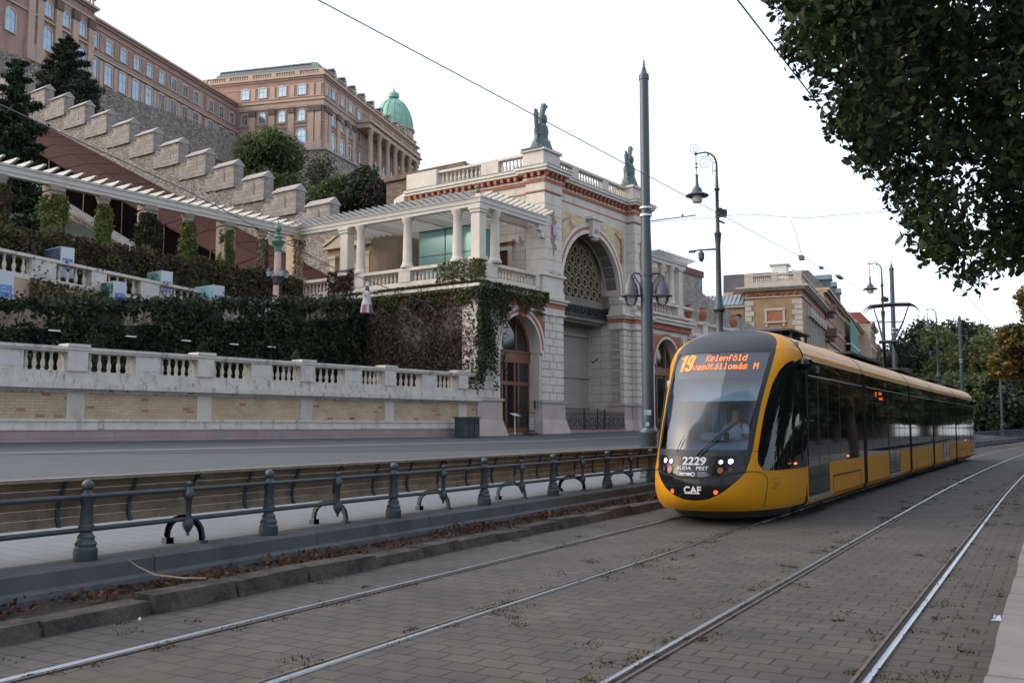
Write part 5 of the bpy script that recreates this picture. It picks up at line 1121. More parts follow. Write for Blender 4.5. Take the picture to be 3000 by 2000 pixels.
puttext('maker_badge','CAF',.15,fn(-.0,.54),SIL,tr,.03,1.05)
b=MB();b.face([S(a,z,.015) for a,z in ((-.11,.525),(.10,.525),(.10,.545),(-.11,.545))]);b.build('maker_badge_bar',SIL,tr)
sf=lambda y0,z0:(lambda x,y:Vector((X1_(y0+x)+.012,y0+x,z0+y)))
puttext('side_number','2229',.16,sf(18.55,2.60),LW,tr,0,.95)
puttext('side_number','2229',.14,sf(26.6,2.60),LW,tr);puttext('side_number','BUDA PEST',.13,sf(33.6,2.60),LW,tr);puttext('side_number','2229',.14,sf(40.2,2.60),LW,tr)
b=MB()
for k in range(4): b.tube([S(.85,.66-.03*k,.01),S(.862,.68-.03*k,.01),S(.90-.008*k,.68-.03*k,.01)],.003,4)
b.tube([S(.84,.745,.01),S(.90,.745,.01)],.003,4).tube([S(.83,.60,.01),S(.86,.60,.01)],.003,4);b.build('side_emblem',TDK,tr)
puttext('side_display','19',.20,sf(25.15,2.30),LED,tr,0);puttext('side_display','Kelenföld',.10,sf(25.8,2.38),LED,tr);puttext('side_display','vasútállomás M',.09,sf(25.9,2.26),LED,tr)
# wiper, mirror housings
b=MB()
for o1 in (0,.05): b.tube([S(.02+o1*1.2,1.14,.03),S(.2+o1,1.35,.05),S(.42+o1*.6,1.62,.05),S(.50,1.70,.04)],.013,5)
b.tube([S(-.28,1.18,.03),S(-.24,1.3,.04),S(-.2,1.42,.04)],.006,4);b.build('wiper',DARK,tr)
for y,s in ((17.25,1),(50.3,1)):
    b=MB().lathe(0,0,[(0,-.11),(.09,-.08),(.14,0),(.12,.08),(.05,.12),(0,.13)],12);o=b.build('camera_pod',TBK,tr,True,(X1_(y)+.07,y,2.68))
# cab interior
INT=mat('cab_interior',(.10,.15,.21),.7,.2,1.5)
MB().box(CX-1.1,CX+1.1,17.45,17.5,.5,3.1).build('cab_back_wall',INT,tr)
b=MB();b.box(CX-.95,CX-.35,17.40,17.45,1.2,2.35).box(CX-.33,CX-.15,17.38,17.45,1.4,2.3);b.build('cab_window',mat('cab_back_light',(.34,.40,.46),.5,.2,1.5),tr)
MB().box(CX-.62,CX-.5,17.36,17.4,1.5,1.85).build('poster',mat('poster_dark',(.1,.09,.12),.6,.3,9),tr)
MB().box(CX-.2,CX-.08,17.3,17.38,1.0,1.55).build('blue_box',mat('blue_plastic',(.03,.08,.3),.5,.1,3),tr)
b=MB();b.hexa([(CX-.95,15.95,.9),(CX+.95,15.95,.9),(CX+1.05,16.7,.9),(CX-1.05,16.7,.9),(CX-.8,15.55,1.2),(CX+.8,15.55,1.2),(CX+1.0,16.55,1.36),(CX-1.0,16.55,1.36)]);b.box(CX-.3,CX+.1,16.2,16.5,1.36,1.48).build('dashboard',mat('dash_grey',(.10,.13,.16),.6,.15,3),tr)
MB().box(CX-.92,CX+.92,16.42,16.44,2.03,2.46).build('sun_blind',mat('blind_pale',(.36,.45,.52),.6,.1,1),tr)
MB().box(CX-.95,CX-.85,16.3,17.4,1.0,2.4).build('side_pillar',mat('white_interior',(.5,.55,.6),.6,.1,1),tr)
b=MB();b.box(CX-.15,CX+.33,17.2,17.3,1.0,1.9).box(CX-.15,CX+.33,16.8,17.2,.9,1.06).build('driver_seat',mat('seat_fabric',(.09,.10,.12),.9,.1,3),tr)
# underframe, wheels and roof gear
b=MB()
for y0,y1 in J: b.box(CX-1.0+off(y0),CX+1.0+off(y1),y0,y1,.12,.30)
b.build('underframe',TDK,tr)
for y in (18.6,20.6,32.6,34.8,45.2,47.2):
    for sg in (-1,1):
        o=MB().lathe(0,0,[(.30,-.06),(.31,0),(.29,.06)],18).build('wheel',mat('wheel_steel',(.05,.045,.04),.6,.2,4),tr,True,(CX+sg*.72+off(y),y,.305));o.rotation_euler=(0,pi/2,0)
b=MB();b.box(CX-.5,CX+.5,19.4,20.4,3.36,3.40).box(CX-.6,CX+.6,19.1,20.8,3.475,3.51)
for x in (-.55,-.25,.05,.35,.55):
    for y in (19.3,20.0,20.6): b.box(CX+x-.02,CX+x+.02,y-.02,y+.02,3.3,3.48)
b.hexa([(CX-.6,19.1,3.512),(CX+.6,19.1,3.512),(CX+.6,20.8,3.512),(CX-.6,20.8,3.512),(CX-.2,19.3,3.56),(CX+.2,19.3,3.56),(CX+.2,20.6,3.56),(CX-.2,20.6,3.56)])
b.build('roof_equipment',mat('roof_gear',(.02,.022,.025),.5,.3,3),tr)
b=MB()
for y0,y1 in ((24.2,29.5),(31.8,35.6),(39.2,42.8),(44.5,49.5)): b.box(CX-.8+off(y0),CX+.8+off(y0),y0,y1,3.34,3.40).sep('roof_cover',mat('roof_gear',(.02,.022,.025),.5,.3,3),tr)
PY=35.6
b=MB();PB=CX+off(PY)
for sg in (-1,1):
    b.tube([(PB+sg*.35,PY+1.4,3.5),(PB+sg*.16,PY-.3,4.5)],[.07,.05],6).tube([(PB+sg*.16,PY-.3,4.5),(PB+sg*.4,PY+.4,5.2),(PB+sg*.58,PY+.6,5.8)],[.04,.032,.022],6)
b.tube([(PB-.3,PY-.3,4.5),(PB+.3,PY-.3,4.5)],.07,6).tube([(PB-.42,PY+.4,5.25),(PB+.42,PY+.4,5.25)],.02,5)
for dy in (0,.4):
    b.tube([(PB-.92,PY+.4+dy,5.62),(PB-.82,PY+.4+dy,5.78),(PB-.65,PY+.4+dy,5.86),(PB,PY+.4+dy,5.89),(PB+.65,PY+.4+dy,5.86),(PB+.82,PY+.4+dy,5.78),(PB+.92,PY+.4+dy,5.62)],[.012,.02,.05,.05,.05,.02,.012],6)
b.box(PB-.5,PB+.5,PY+.4,PY+1.6,3.5,3.62)
b.build('pantograph',DARK,tr)
# ---------------------------------------------------------------- driver
def skin(name,verts,edges,rad,m,parent=None,loc=(0,0,0),sub=1):
    me=bpy.data.meshes.new(name);me.from_pydata(verts,edges,[]);o=link(name,me,parent,loc);me.materials.append(m)
    md=o.modifiers.new('s','SKIN');md.use_smooth_shade=True
    for i,r in enumerate(rad): me.skin_vertices[0].data[i].radius=(r,r)
    me.skin_vertices[0].data[0].use_root=True
    if sub: sd=o.modifiers.new('d','SUBSURF');sd.levels=sub;sd.render_levels=sub
    dg=bpy.context.evaluated_depsgraph_get();m2=bpy.data.meshes.new_from_object(o.evaluated_get(dg));o.modifiers.clear();o.data=m2;m2.name=name;m2.polygons.foreach_set('use_smooth',[True]*len(m2.polygons));return o
pe=thing('person','seated tram driver with dark hair and a white short sleeved shirt, hands at the console','person',(CX+.09,17.0,1.10))
V_=[(0,0,.05),(0,0,.25),(0,-.01,.42),(0,0,.54),(0,-.01,.62),(0,-.03,.72),(0,-.03,.80)];E_=[(0,1),(1,2),(2,3),(3,4),(4,5),(5,6)];r_=[.15,.14,.16,.09,.055,.085,.08]
def add(par,pts):
    for p,r in pts: V_.append(p);r_.append(r);E_.append((par,len(V_)-1));par=len(V_)-1
    return par
for sg in (-1,1):
    h=add(3,[((sg*.17,0,.48),.065),((sg*.24,-.1,.30),.048),((sg*.22,-.30,.32),.038),((sg*.2,-.38,.36),.026),((sg*.2,-.43,.37),.028)])
    for k in range(4): add(h,[((sg*.2+(k-1.5)*.02,-.46-.004*(k%2),.375),.009),((sg*.2+(k-1.5)*.022,-.485-.005*((k+1)%3),.36),.008)])
    add(h-1,[((sg*.17,-.41,.37),.010),((sg*.155,-.44,.37),.009)])
    add(0,[((sg*.10,-.1,.03),.09),((sg*.12,-.4,.05),.07),((sg*.12,-.42,-.2),.055),((sg*.12,-.40,-.38),.045),((sg*.12,-.52,-.42),.04)])
skin('body',V_,E_,r_,mat('skin_tone',(.42,.24,.17),.6,.1,5),pe)
MB().lathe(0,-.02,[(.0,.905),(.07,.90),(.098,.85),(.10,.78),(.085,.74)],12).build('hair',mat('dark_brown_hair',(.03,.02,.015),.7,.2,5),pe,True,(0,.02,0))
b=MB().lathe(0,0,[(.165,.05),(.16,.25),(.185,.42),(.15,.50),(.07,.56)],14,0,1.05,.85).tube([(-.13,0,.48),(-.2,-.03,.42),(-.235,-.09,.34)],[.09,.075,.065],8).tube([(.13,0,.48),(.2,-.03,.42),(.235,-.09,.34)],[.09,.075,.065],8);b.build('shirt',mat('white_shirt',(.40,.42,.46),.8,.05,5),pe,True)
b=MB()
for sg in (-1,1): b.lathe(sg*.032,-.108,[(0,.775),(.009,.781),(0,.787)],6)
b.box(-.022,.022,-.115,-.10,.715,.721).build('face_features',mat('eye_dark',(.03,.02,.02),.5,.1,5),pe)
# ---------------------------------------------------------------- poles, lamps, wires
PG=mat('pole_grey_green',(.040,.062,.078),.4,.08,1.2,stain=(.09,.125,.15),stsc=2,s0=.62,s1=.72)
WIRE=mat('wire',(.13,.12,.16),.5,.05,3)
def pole(x,y,z,h,label,first=False,lamps=False):
    t=thing('catenary_pole',label,'pole',(x,y,z),0,'tall grey tram wire poles')
    MB().lathe(0,0,[(.145,0),(.142,5.2),(.118,5.9),(.108,h-.3),(.108,h-.1)],16).build('shaft',PG,t,True)
    MB().lathe(0,0,[(.125,h-.12),(.125,h),(.08,h+.05),(.03,h+.22),(.015,h+.38),(0,h+.4)],12).build('cap',PG,t,True)
    MB().lathe(0,0,[(.215,0),(.215,.1),(.195,.12),(.195,1.05),(.215,1.08),(.215,1.12),(.15,1.2)],16).build('base_collar',PG,t,True)
    MB().lathe(0,0,[(.15,6.24),(.15,6.29)],12).lathe(0,0,[(.15,6.42),(.15,6.47)],12).build('clamp_ring',mat('steel_ring',(.5,.52,.52),.4,.1,3,metal=.6),t)
    if lamps:
        b=MB()
        for sg in (-1,1):
            b.tube([(sg*.1,0,4.85),(sg*.3,0,4.87),(sg*.36,0,4.82)],.022,6).tube([(sg*.13,0,4.3),(sg*.16,0,4.6),(sg*.3,0,4.83)],.016,5)
        b.lathe(0,0,[(.165,4.80),(.165,4.86)],12);b.build('lamp_bracket',PG,t)
        for sg in (-1,1):
            o=MB().lathe(sg*.37,0,[(.0,4.83),(.05,4.82),(.06,4.76),(.085,4.75),(.085,4.68),(.10,4.66),(.15,4.58),(.175,4.44),(.185,4.36),(.245,4.33),(.24,4.31),(.18,4.33)],18).build('lamp_shade',mat('lamp_bell',(.07,.075,.10),.45,.1,3),t,True)
            MB().lathe(sg*.37,0,[(.16,4.33),(.15,4.2),(.10,4.1),(0,4.06)],14).build('lamp_glass',glassmat('bowl_glass',(.85,.88,.86),.12,.15),o,True)
        t.rotation_euler=(0,0,radians(29.4-0)) 
        b=MB();b.box(-.12,.05,-.16,-.155,.0+1.5,1.62).box(-.08,.0,-.16,-.155,1.25,1.33).box(-.12,-.07,-.16,-.155,1.1,1.2)
        b.build('sticker',mat('pale_sticker',(.35,.5,.55),.6,.2,8),t)
    return t
_p=pole(-8.69,22.18,.30,9.72,'nearest tall grey pole with two bell lamps, left of the tram',True,True);_p.scale=(1.04,1.04,1.04)
pole(-7.34,54.4,.3,9.7,'second tall grey pole, rising behind the pantograph')
pole(-6.29,82.6,.3,9.7,'third grey pole standing before the green trees')
pole(-4.97,114.3,.6,9.4,'farthest grey pole before the trees, beyond the tram end')
LP=mat('lamp_post_green',(.018,.035,.04),.45,.15,3)
def lamp(x,y,z,label,cam_=True):
    t=thing('street_lamp',label,'street lamp',(x,y,z),0,'ornate crook street lamps')
    MB().lathe(0,0,[(.16,0),(.16,.6),(.12,.7),(.11,3.6),(.14,3.7),(.10,3.75),(.12,4.55),(.19,4.62),(.19,4.68),(.13,4.75),(.10,4.95),(.085,5.05),(.07,6.5),(.1,6.8),(.11,6.85),(.06,6.92),(.055,7.3),(.07,7.35),(.05,7.42),(.05,8.1),(.09,8.16),(.05,8.22),(.035,8.6),(.035,8.8)],10).tube([(0,0,8.75),(0,0,8.95),(-.06,0,9.12),(-.18,0,9.22),(-.32,0,9.26),(-.6,0,9.21)],[.035,.03,.028,.026,.024,.022],7).build('post',LP,t,True)
    b=MB();sp=lambda cx,cz,r,k,n,ph,w:b.tube([(cx+r*(1-k*i/n)*cos(ph+w*i*.35),0,cz+r*(1-k*i/n)*sin(ph+w*i*.35)) for i in range(n+1)],.007,4)
    sp(-.62,9.36,.16,.85,28,-1.9,-1);sp(-.36,8.96,.19,.85,30,.6,-1);b.tube([(-.12,0,8.6),(-.12,0,8.98),(-.17,0,9.08),(-.28,0,9.14),(-.45,0,9.12)],.008,4).lathe(-.6,0,[(0,9.15),(.06,9.21),(0,9.28)],6).lathe(-.24,0,[(0,9.13),(.035,9.18),(0,9.22)],6).box(-.12,0,-.01,.01,8.7,8.715).box(-.09,0,-.01,.01,8.94,8.96);b.build('scrollwork',LP,t)
    MB().tube([(-.6,0,9.2),(-.59,0,8.55)],.012,5).lathe(-.59,0,[(0,8.95),(.05,8.92),(0,8.88)],6).lathe(-.59,0,[(0,8.84),(.05,8.8),(0,8.76)],6).build('hanger',LP,t)
    o=MB().lathe(-.58,0,[(.0,8.6),(.055,8.58),(.035,8.54),(.045,8.3),(.08,8.22),(.14,8.16),(.15,8.08),(.19,8.06),(.34,7.98),(.33,7.95),(.16,7.99)],16).build('lamp_shade',mat('lamp_shade_dark',(.05,.07,.065),.5,.1,3),t,True)
    MB().lathe(-.58,0,[(.15,7.97),(.15,7.80),(.13,7.77),(0,7.76)],14).build('lamp_glass',mat('milky_glass',(.6,.55,.48),.2,.05,3),o,True)
    if cam_:
        MB().box(-.04,.26,-.09,.09,7.35,7.55).prism([(0,7.35),(.28,7.45),(.1,7.6),(0,7.6)],'y',-.08,.08).tube([(0,0,7.25),(.2,0,7.15)],.03,5).build('floodlight',DARK,t)
        b=MB().tube([(0,0,6.4),(-.55,0,6.37),(-.75,0,6.33)],[.03,.022,.03],6).box(-.85,-.66,-.03,.03,6.29,6.35).lathe(-.49,0,[(0,6.36),(.05,6.33),(.09,6.27),(.085,6.12),(.04,6.03),(0,6.02)],10);b.build('camera_arm',mat('camera_dark',(.045,.05,.07),.4,.1,3),t)
    return t
a=lamp(-8.32,26.9,.3,'nearest ornate crook street lamp with a camera arm, behind the tram roof');a.rotation_euler=(0,0,radians(29.4))
a=lamp(-7.15,49.6,.3,'second ornate street lamp beside the pantograph');a.rotation_euler=(0,0,radians(29.4))
a=lamp(-6.85,71.2,.3,'farthest ornate street lamp before the green trees');a.rotation_euler=(0,0,radians(29.4))
def wire(pts,label,r=.008,name='overhead_wire'):
    return tag(MB().tube(pts,r,5).build(name,WIRE,None),label,'wire')
zw=lambda y:5.04+.0296*(y-5.78) if y<34 else 5.87
wire([(CX+off(y)+.0,y,zw(y)) for y in (2,6,12,20,28,36,50,70,100,130)],'long contact wire descending from the top centre of the photo over the tram',.0055)
wire([(-1.8+off(y),y,4.55+.012*(y-7)) for y in (1,7,14,25,40,60,90,120)],'second contact wire at the upper right, running into the tree leaves',.006)
sx,sy=-8.69,22.18
w_=wire([(sx+.15,sy,6.62),(-6.2,22.4,6.62),(CX,23.2,6.55),(-3,24.2,6.72),(3,27,7.3)],'thin cross span wire strung from the nearest grey pole to the right',.006)
b=MB().tube([(sx+.15,sy,6.66),(-7.3,21.9,6.62)],.016,6).tube([(-5.3,22.9,6.5),(-5.15,22.9,6.0),(CX,22.9,5.6)],.006,4).lathe(-7.6,21.8,[(0,6.6),(.04,6.63),(0,6.67)],6)
b.box(CX-.05,CX+.05,22.8,23.0,5.5,5.6).box(CX-.04,CX+.04,25,25.2,5.6,5.66).box(CX-.05,CX+.05,27.2,27.8,5.68,5.74);tag(b.build('wire_insulator',WIRE,None),'small insulators and dropper hanging on the span wire right of the grey pole','insulator')
# low cable crossing the ivy
Gm(MB().tube([(-30,-3,11.2),(-17.1,0,9.95),(-8,2,8.6),(-1,3,7.95),(6,-.5,7.55),(7,-.8,7.6)],.02,5),'hanging_cable',WIRE,'black cable sagging across the ivy columns from the left edge','cable')
# ---------------------------------------------------------------- arcade wing right of the gate
aw_=G('arcade_wing','pale stone arcade wing with red bands right of the tall grey pole','building')
b=MB().archwall(18.6,24.6,1.2,8.3,21.3,1.8,5.65,.25,1.0,18).box(24.6,60,.6,3,1.2,7.6);b.build('wall',STONE,aw_)
b=MB()
for x0,x1 in ((22.8+.5,24.6),): rust(b,x0,x1,.0,.9,2.98,7.6,11,.06,.04,2)
b.box(18.6,24.9,-.2,1,8.4,8.62).box(18.6,25.0,-.32,1,8.62,8.74).box(24.9,60,.35,1.2,7.75,7.95).box(24.9,60,.25,1.2,7.95,8.1)
b.box(18.6,25,.0,.5,9.0,9.12).box(18.6,25,-.05,.5,9.72,9.88).box(22.6,23.4,-.02,.5,9.12,9.72)
b.box(25,60,.4,.8,8.1,8.3).box(25,60,.36,.84,8.95,9.1)
for x in (25.2,27.6,30.3,33.4,36.9,40.8): b.box(x,x+.8,.38,.82,8.3,8.95).box(x-.08,x+.88,.3,.9,9.1,9.22)
b.archband(21.3,5.65,1.8,1.98,.18,.3,18);b.build('cornice',STONE,aw_)
MB().box(18.6,24.85,.05,.25,8.05,8.4).box(24.7,60,.5,.6,7.4,7.72).archband(21.3,5.65,1.98,2.12,.17,.3,18).archwall(18.7,23.2,6.4,7.7,21.3,2.15,5.65,.2,.26,18).build('red_band',RED,aw_)
o=MB().box(19.5,23.1,.8,.9,1.2,5.5).archband(21.3,5.6,1.6,1.8,.8,.95,16).box(20.6,20.75,.7,.9,1.2,7.2).box(21.9,22.05,.7,.9,1.2,7.2).box(19.5,23.1,.65,.95,5.0,5.5).build('arched_door',WOODD,aw_)
MB().box(19.6,20.5,.77,.79,1.4,4.8).box(20.85,21.8,.77,.79,1.4,4.8).box(22.15,23,.77,.79,1.4,4.8).archband(21.3,5.6,.01,1.6,.85,.87,16).build('pane',DPANE,o)
MB().box(24.0,24.5,-.45,-.4,6.9,7.9).build('banner',mat('blue_banner',(.15,.22,.5),.6,.8,2.5,stain=(.5,.15,.2),stsc=1.5),aw_)
balusters(aw_,18.8,22.5,.22,9.12,.6,9)
for a_,c_ in ((26.1,27.5),(28.5,30.2),(31.2,33.3),(34.3,36.8),(37.8,40.7)): balusters(aw_,a_,c_,.6,8.3,.62,5)
p3=G('small_pergola','white pergola on stone columns right of the tall grey pole','pergola')
b=MB().box(18.5,24.0,.0,.3,12.5,12.75).box(18.5,24.1,-.08,.38,12.75,12.95).box(18.5,24.0,3.6,3.9,12.5,12.9).box(23.7,24,.3,3.6,12.5,12.9);b.build('beam',CREAM,p3)
rf4=MB().hexa([(-.05,-.8,.12),(.05,-.8,.12),(.05,-.3,0),(-.05,-.3,0),(-.05,-.85,.18),(.05,-.85,.18),(.05,-.3,.18),(-.05,-.3,.18)]).box(-.05,.05,-.3,4.4,0,.18).mesh('rafter',WPN)
for i in range(13): link('rafter',rf4,p3,(18.7+.45*i,.1,12.95))
for x,y in ((22.0,.2),(20.6,.2),(20.6,3.7),(22.5,3.7)): link('column',rc,p3,(x,y,9.9),0,(.9,.9,.96))
MB().box(22.75,23.35,-.05,.5,9.9,12.3).box(22.65,23.45,-.12,.6,12.3,12.5).build('square_column',STONE,p3)
pm=MB().lathe(0,0,[(.16,0),(.14,.06),(.22,.2),(.30,.42),(.31,.7),(.24,.88),(.18,.92),(.22,.98),(.22,1.05),(0,1.05)],14).mesh('terracotta_urn',mat('urn_terracotta',(.33,.13,.07),.85,.3,3),True)
for i,(x,l) in enumerate(((25.6,'nearest the small pergola'),(28.0,'in the middle'),(33.8,'farthest, before the long rubble wall'))):
    o=link('terracotta_urn',pm,None);o.location=Matrix.Rotation(GR,4,'Z')@Vector((x,.6,9.22))+Vector(GO);tag(o,'terracotta urn on the arcade parapet, '+l,'urn','terracotta urns on the arcade parapet')
rt=G('ruin_tower','square rubble tower with a rusty brown roof edge behind the urns','tower')
MB().box(28.3,34.5,3.5,10,6,13.6).build('wall',ASH,rt);MB().box(28.2,34.6,3.4,10.1,13.6,14.1).build('roof_edge',mat('rust_brown',(.15,.05,.03),.7,.2,2),rt);MB().box(30.0,30.3,3.46,3.5,11.3,12.7).build('slit',DARK,rt)
b=MB();b.prism([(34.5,6),(48,6),(48,10.2),(34.5,12.4)],'y',3.6,4.4);Gm(b,'rubble_wall',ASH,'long rubble wall sloping down to the ochre brick house','wall')
# ---------------------------------------------------------------- corner house and street row behind
HO=(-25.01,112.19,0);HRt=radians(90+5.9)
def Hh(name,label,cat,g=None): return thing(name,label,cat,HO,HRt,g)
h=Hh('corner_house','ochre brick corner house with a stone balustrade and a terracotta frieze','building')
MB().box(0,26,0,6.3,0,16.5).build('wall',YBR2,h)
b=MB()
for i in range(22):
    z=16.2-.62*i
    e=.75 if i%2 else 1.05
    b.box(-.1,e*.8,-.1,e,z-.55,z);b.box(-.1,.1,6.4-e,6.4,z-.55,z)
b.box(-.15,26,-.15,6.4,16.5,16.62).box(-.5,26,-.5,6.9,17.3,17.45).box(-.9,26,-.9,7.3,17.6,17.8).box(-.7,26,-.7,7.1,17.45,17.6)
b.box(-.1,26,-.1,.35,17.8,18.4).box(-.1,.35,.35,6.4,17.8,18.4).box(-.15,26,-.15,.4,19.1,19.3).box(-.15,.4,.4,6.4,19.1,19.3)
for p,q in ((-.1,.8),(2.6,3.3),(5.4,6.4)): b.box(-.12,.38,p,q,18.4,19.42)
for x in (8,17,24.5): b.box(x,x+.9,-.12,.38,18.4,19.3)
b.build('stone_trim',mat('house_stone',(.45,.42,.37),.9,.12,1,.1),h)
balusters(h,.85,2.55,.12,18.4,.7,8,'y');balusters(h,3.35,5.35,.12,18.4,.7,9,'y');balusters(h,1,8,.12,18.4,.7,18)
b=MB().box(-.06,26,-.06,6.35,16.62,17.3)
for y in [.5+.75*i for i in range(8)]: b.lathe(-.1,y,[(0,16.7),(.22,16.85),(.22,17.0),(0,17.15)],8)
b.build('frieze',mat('terracotta_frieze',(.36,.14,.08),.85,.4,2,.3),h)
o=MB().box(-.14,-.01,1.85,2.1,13.7,15.1).box(-.14,-.01,3.9,4.15,13.7,15.1).box(-.14,-.01,1.8,4.2,14.95,15.25).box(-.2,-.01,1.7,4.3,13.5,13.7).box(-.12,-.01,1.9,2.15,13.1,13.5).box(-.12,-.01,3.85,4.1,13.1,13.5).build('blind_window',_M['house_stone'],h)
MB().box(-.05,-.01,2.1,3.9,13.7,14.95).build('relief_panel',mat('relief_terracotta',(.32,.13,.07),.85,.4,4,.4),o)
for x in (6.8,9.6,12.6,15.8,19.2,22.6):
    o=MB().prism([(x-1.3,15.0),(x+1.3,15.0),(x,16.0)],'y',-.55,0).box(x-1.3,x+1.3,-.5,0,14.7,15.0).box(x-1.1,x-.8,-.2,0,8,14.7).box(x+.8,x+1.1,-.2,0,8,14.7).build('window',_M['house_stone'],h);MB().box(x-.8,x+.8,-.05,-.01,9,14.5).build('pane',DPANE,o)
MB().box(2.5,4.6,1.9,3.6,19,20.7).box(2.3,4.8,1.6,3.9,20.7,20.85).build('roof_hut',WHITEP,h)
o=MB().lathe(0,0,[(0,0),(.3,.05),(.42,.15)],14).build('satellite_dish',WHITEP,h,True,(1.0,1.0,19.6));o.rotation_euler=(radians(60),0,.5)
# left annex with metal roof and red roof behind
an=Hh('annex','low ochre annex with a striped metal roof left of the corner house','building')
MB().box(.6,12,6.45,14,0,15.6).build('wall',YBR2,an)
b=MB();b.hexa([(.2,6.45,15.9),(12,6.45,15.9),(12,14,15.9),(.2,14,15.9),(2.5,6.45,17.4),(12,6.45,17.4),(12,14,17.4),(2.5,14,17.4)])
for y in [6.7+.5*i for i in range(15)]: b.hexa([(.15,y,15.95),(.6,y,15.95),(.6,y+.08,15.95),(.15,y+.08,15.95),(2.4,y,17.5),(2.8,y,17.5),(2.8,y+.08,17.5),(2.4,y+.08,17.5)])
b.build('metal_roof',mat('zinc_roof',(.25,.32,.36),.45,.15,2,metal=.3),an);MB().box(.3,12,6.44,14.1,15.6,15.9).build('eaves',_M['house_stone'],an);MB().box(.5,.6,7.0,9.4,14.0,14.8).build('strip_window',DPANE,an)
Gx=Hh('red_roof','red tiled gable roof peeping out behind the ochre corner house','roof');MB().prism([(6.0,16.5),(13,16.5),(7.2,21.2),(6.0,21.2)],'x',12,24).build('tiles',mat('red_tiles',(.20,.065,.045),.85,.2,2,.3),Gx)
# row of houses down the street
def rowhouse(label,x0,x1,zt,col,fl,dep=12,y0=0,roof=None,nm='town_house',green=False):
    t=Hh(nm,label,'building','houses in the row beyond the corner house')
    MB().box(x0,x1,y0,y0+dep,0,zt).build('wall',col,t)
    b=MB().box(x0-.1,x1,y0-.8,y0+dep,zt,zt+.35).box(x0-.05,x1,y0-.5,y0,zt-.3,zt).box(x0,x1,y0-.25,y0,zt*.66,zt*.66+.25);b.build('cornice',PLASTL,t)
    if roof: MB().hexa([(x0,y0-.3,zt+.35),(x1,y0-.3,zt+.35),(x1,y0+dep,zt+.35),(x0,y0+dep,zt+.35),(x0+.3,y0+2,zt+3),(x1-.3,y0+2,zt+3),(x1-.3,y0+dep,zt+3),(x0+.3,y0+dep,zt+3)]).build('roof',roof,t)
    nwn=max(2,int((x1-x0)/3.2))
    for f_ in range(fl):
        z=zt-2.4-3.4*f_
        for i in range(nwn):
            x=x0+(x1-x0)*(i+.5)/nwn
            o=MB().box(x-.75,x+.75,y0-.22,y0-.01,z-1.3,z-1.1).box(x-.8,x+.8,y0-.25,y0-.01,z+1.0,z+1.25).box(x-.75,x-.6,y0-.1,y0-.01,z-1.1,z+1).box(x+.6,x+.75,y0-.1,y0-.01,z-1.1,z+1).build('window',PLASTL,t)
            MB().box(x-.6,x+.6,y0-.05,y0-.02,z-1.1,z+1.0).build('pane',DPANE,o)
    return t
OCH=mat('orange_plaster',(.46,.27,.14),.9,.12,.5,stain=(.36,.20,.11),stsc=.5)
t=rowhouse('orange plaster apartment house with small balconies after the corner house',26.05,60,20.6,OCH,5,14,-.0,mat('dark_roof',(.09,.09,.10),.7,.2,1))
for z in (17.6,14.2):
    for x in (27.2,):
        MB().box(x-1.0,x+1.6,-1.5,0,z-.1,z+.1).box(x-1,x+1.6,-1.5,-1.4,z+.1,z+1.0).box(x-1,x-.9,-1.5,0,z+.1,z+1.0).box(x-.6,x+1.2,-1.2,0,z-.8,z-.1).build('balcony',mat('dirty_balcony',(.16,.12,.10),.9,.4,3),t)
for x in (35,43,51): MB().box(x-1,x+1,-.2,2,20.9,23.2).prism([(x-1.3,23.2),(x+1.3,23.2),(x,24.1)],'y',-.4,2).build('dormer',LEAD,t)
t=rowhouse('house front behind a green scaffold net in the street row',60.05,80,20.9,mat('beige_plaster',(.40,.32,.22),.9,.1,.5),4)
MB().box(60.3,79,-1.0,-.9,6,19.8).build('scaffold_net',mat('green_net',(.07,.24,.19),.9,.3,.6),t)
for z in (11.4,15.6): MB().box(60.3,79,-1.1,-.2,z,z+.25).build('scaffold_deck',WHITEP,t)
rowhouse('pale orange house with a steep brown gable far down the row',80.05,104,21.5,mat('light_orange',(.45,.31,.20),.9,.1,.5),4,12,0,_M['red_tiles'])
rowhouse('narrow cream house with a red hipped roof near the end of the row',104.05,122,23.0,mat('cream_plaster',(.5,.42,.32),.9,.1,.5),5,12,-2,_M['red_tiles'])
rowhouse('pale grey house last in the row before the sky gap',122.05,170,20.0,mat('grey_plaster',(.42,.40,.37),.9,.1,.5),4,12,-2,_M['dark_roof'])
t=thing('distant_house','small distant house with a red roof seen between the two masts','building',at_(2590,225)+(0,),radians(70))
MB().box(-9,9,-6,6,0,14).build('wall',_M['light_orange'],t);MB().prism([(-9.5,14),(9.5,14),(0,19)],'y',-6.5,6.5).build('roof',_M['red_tiles'],t)
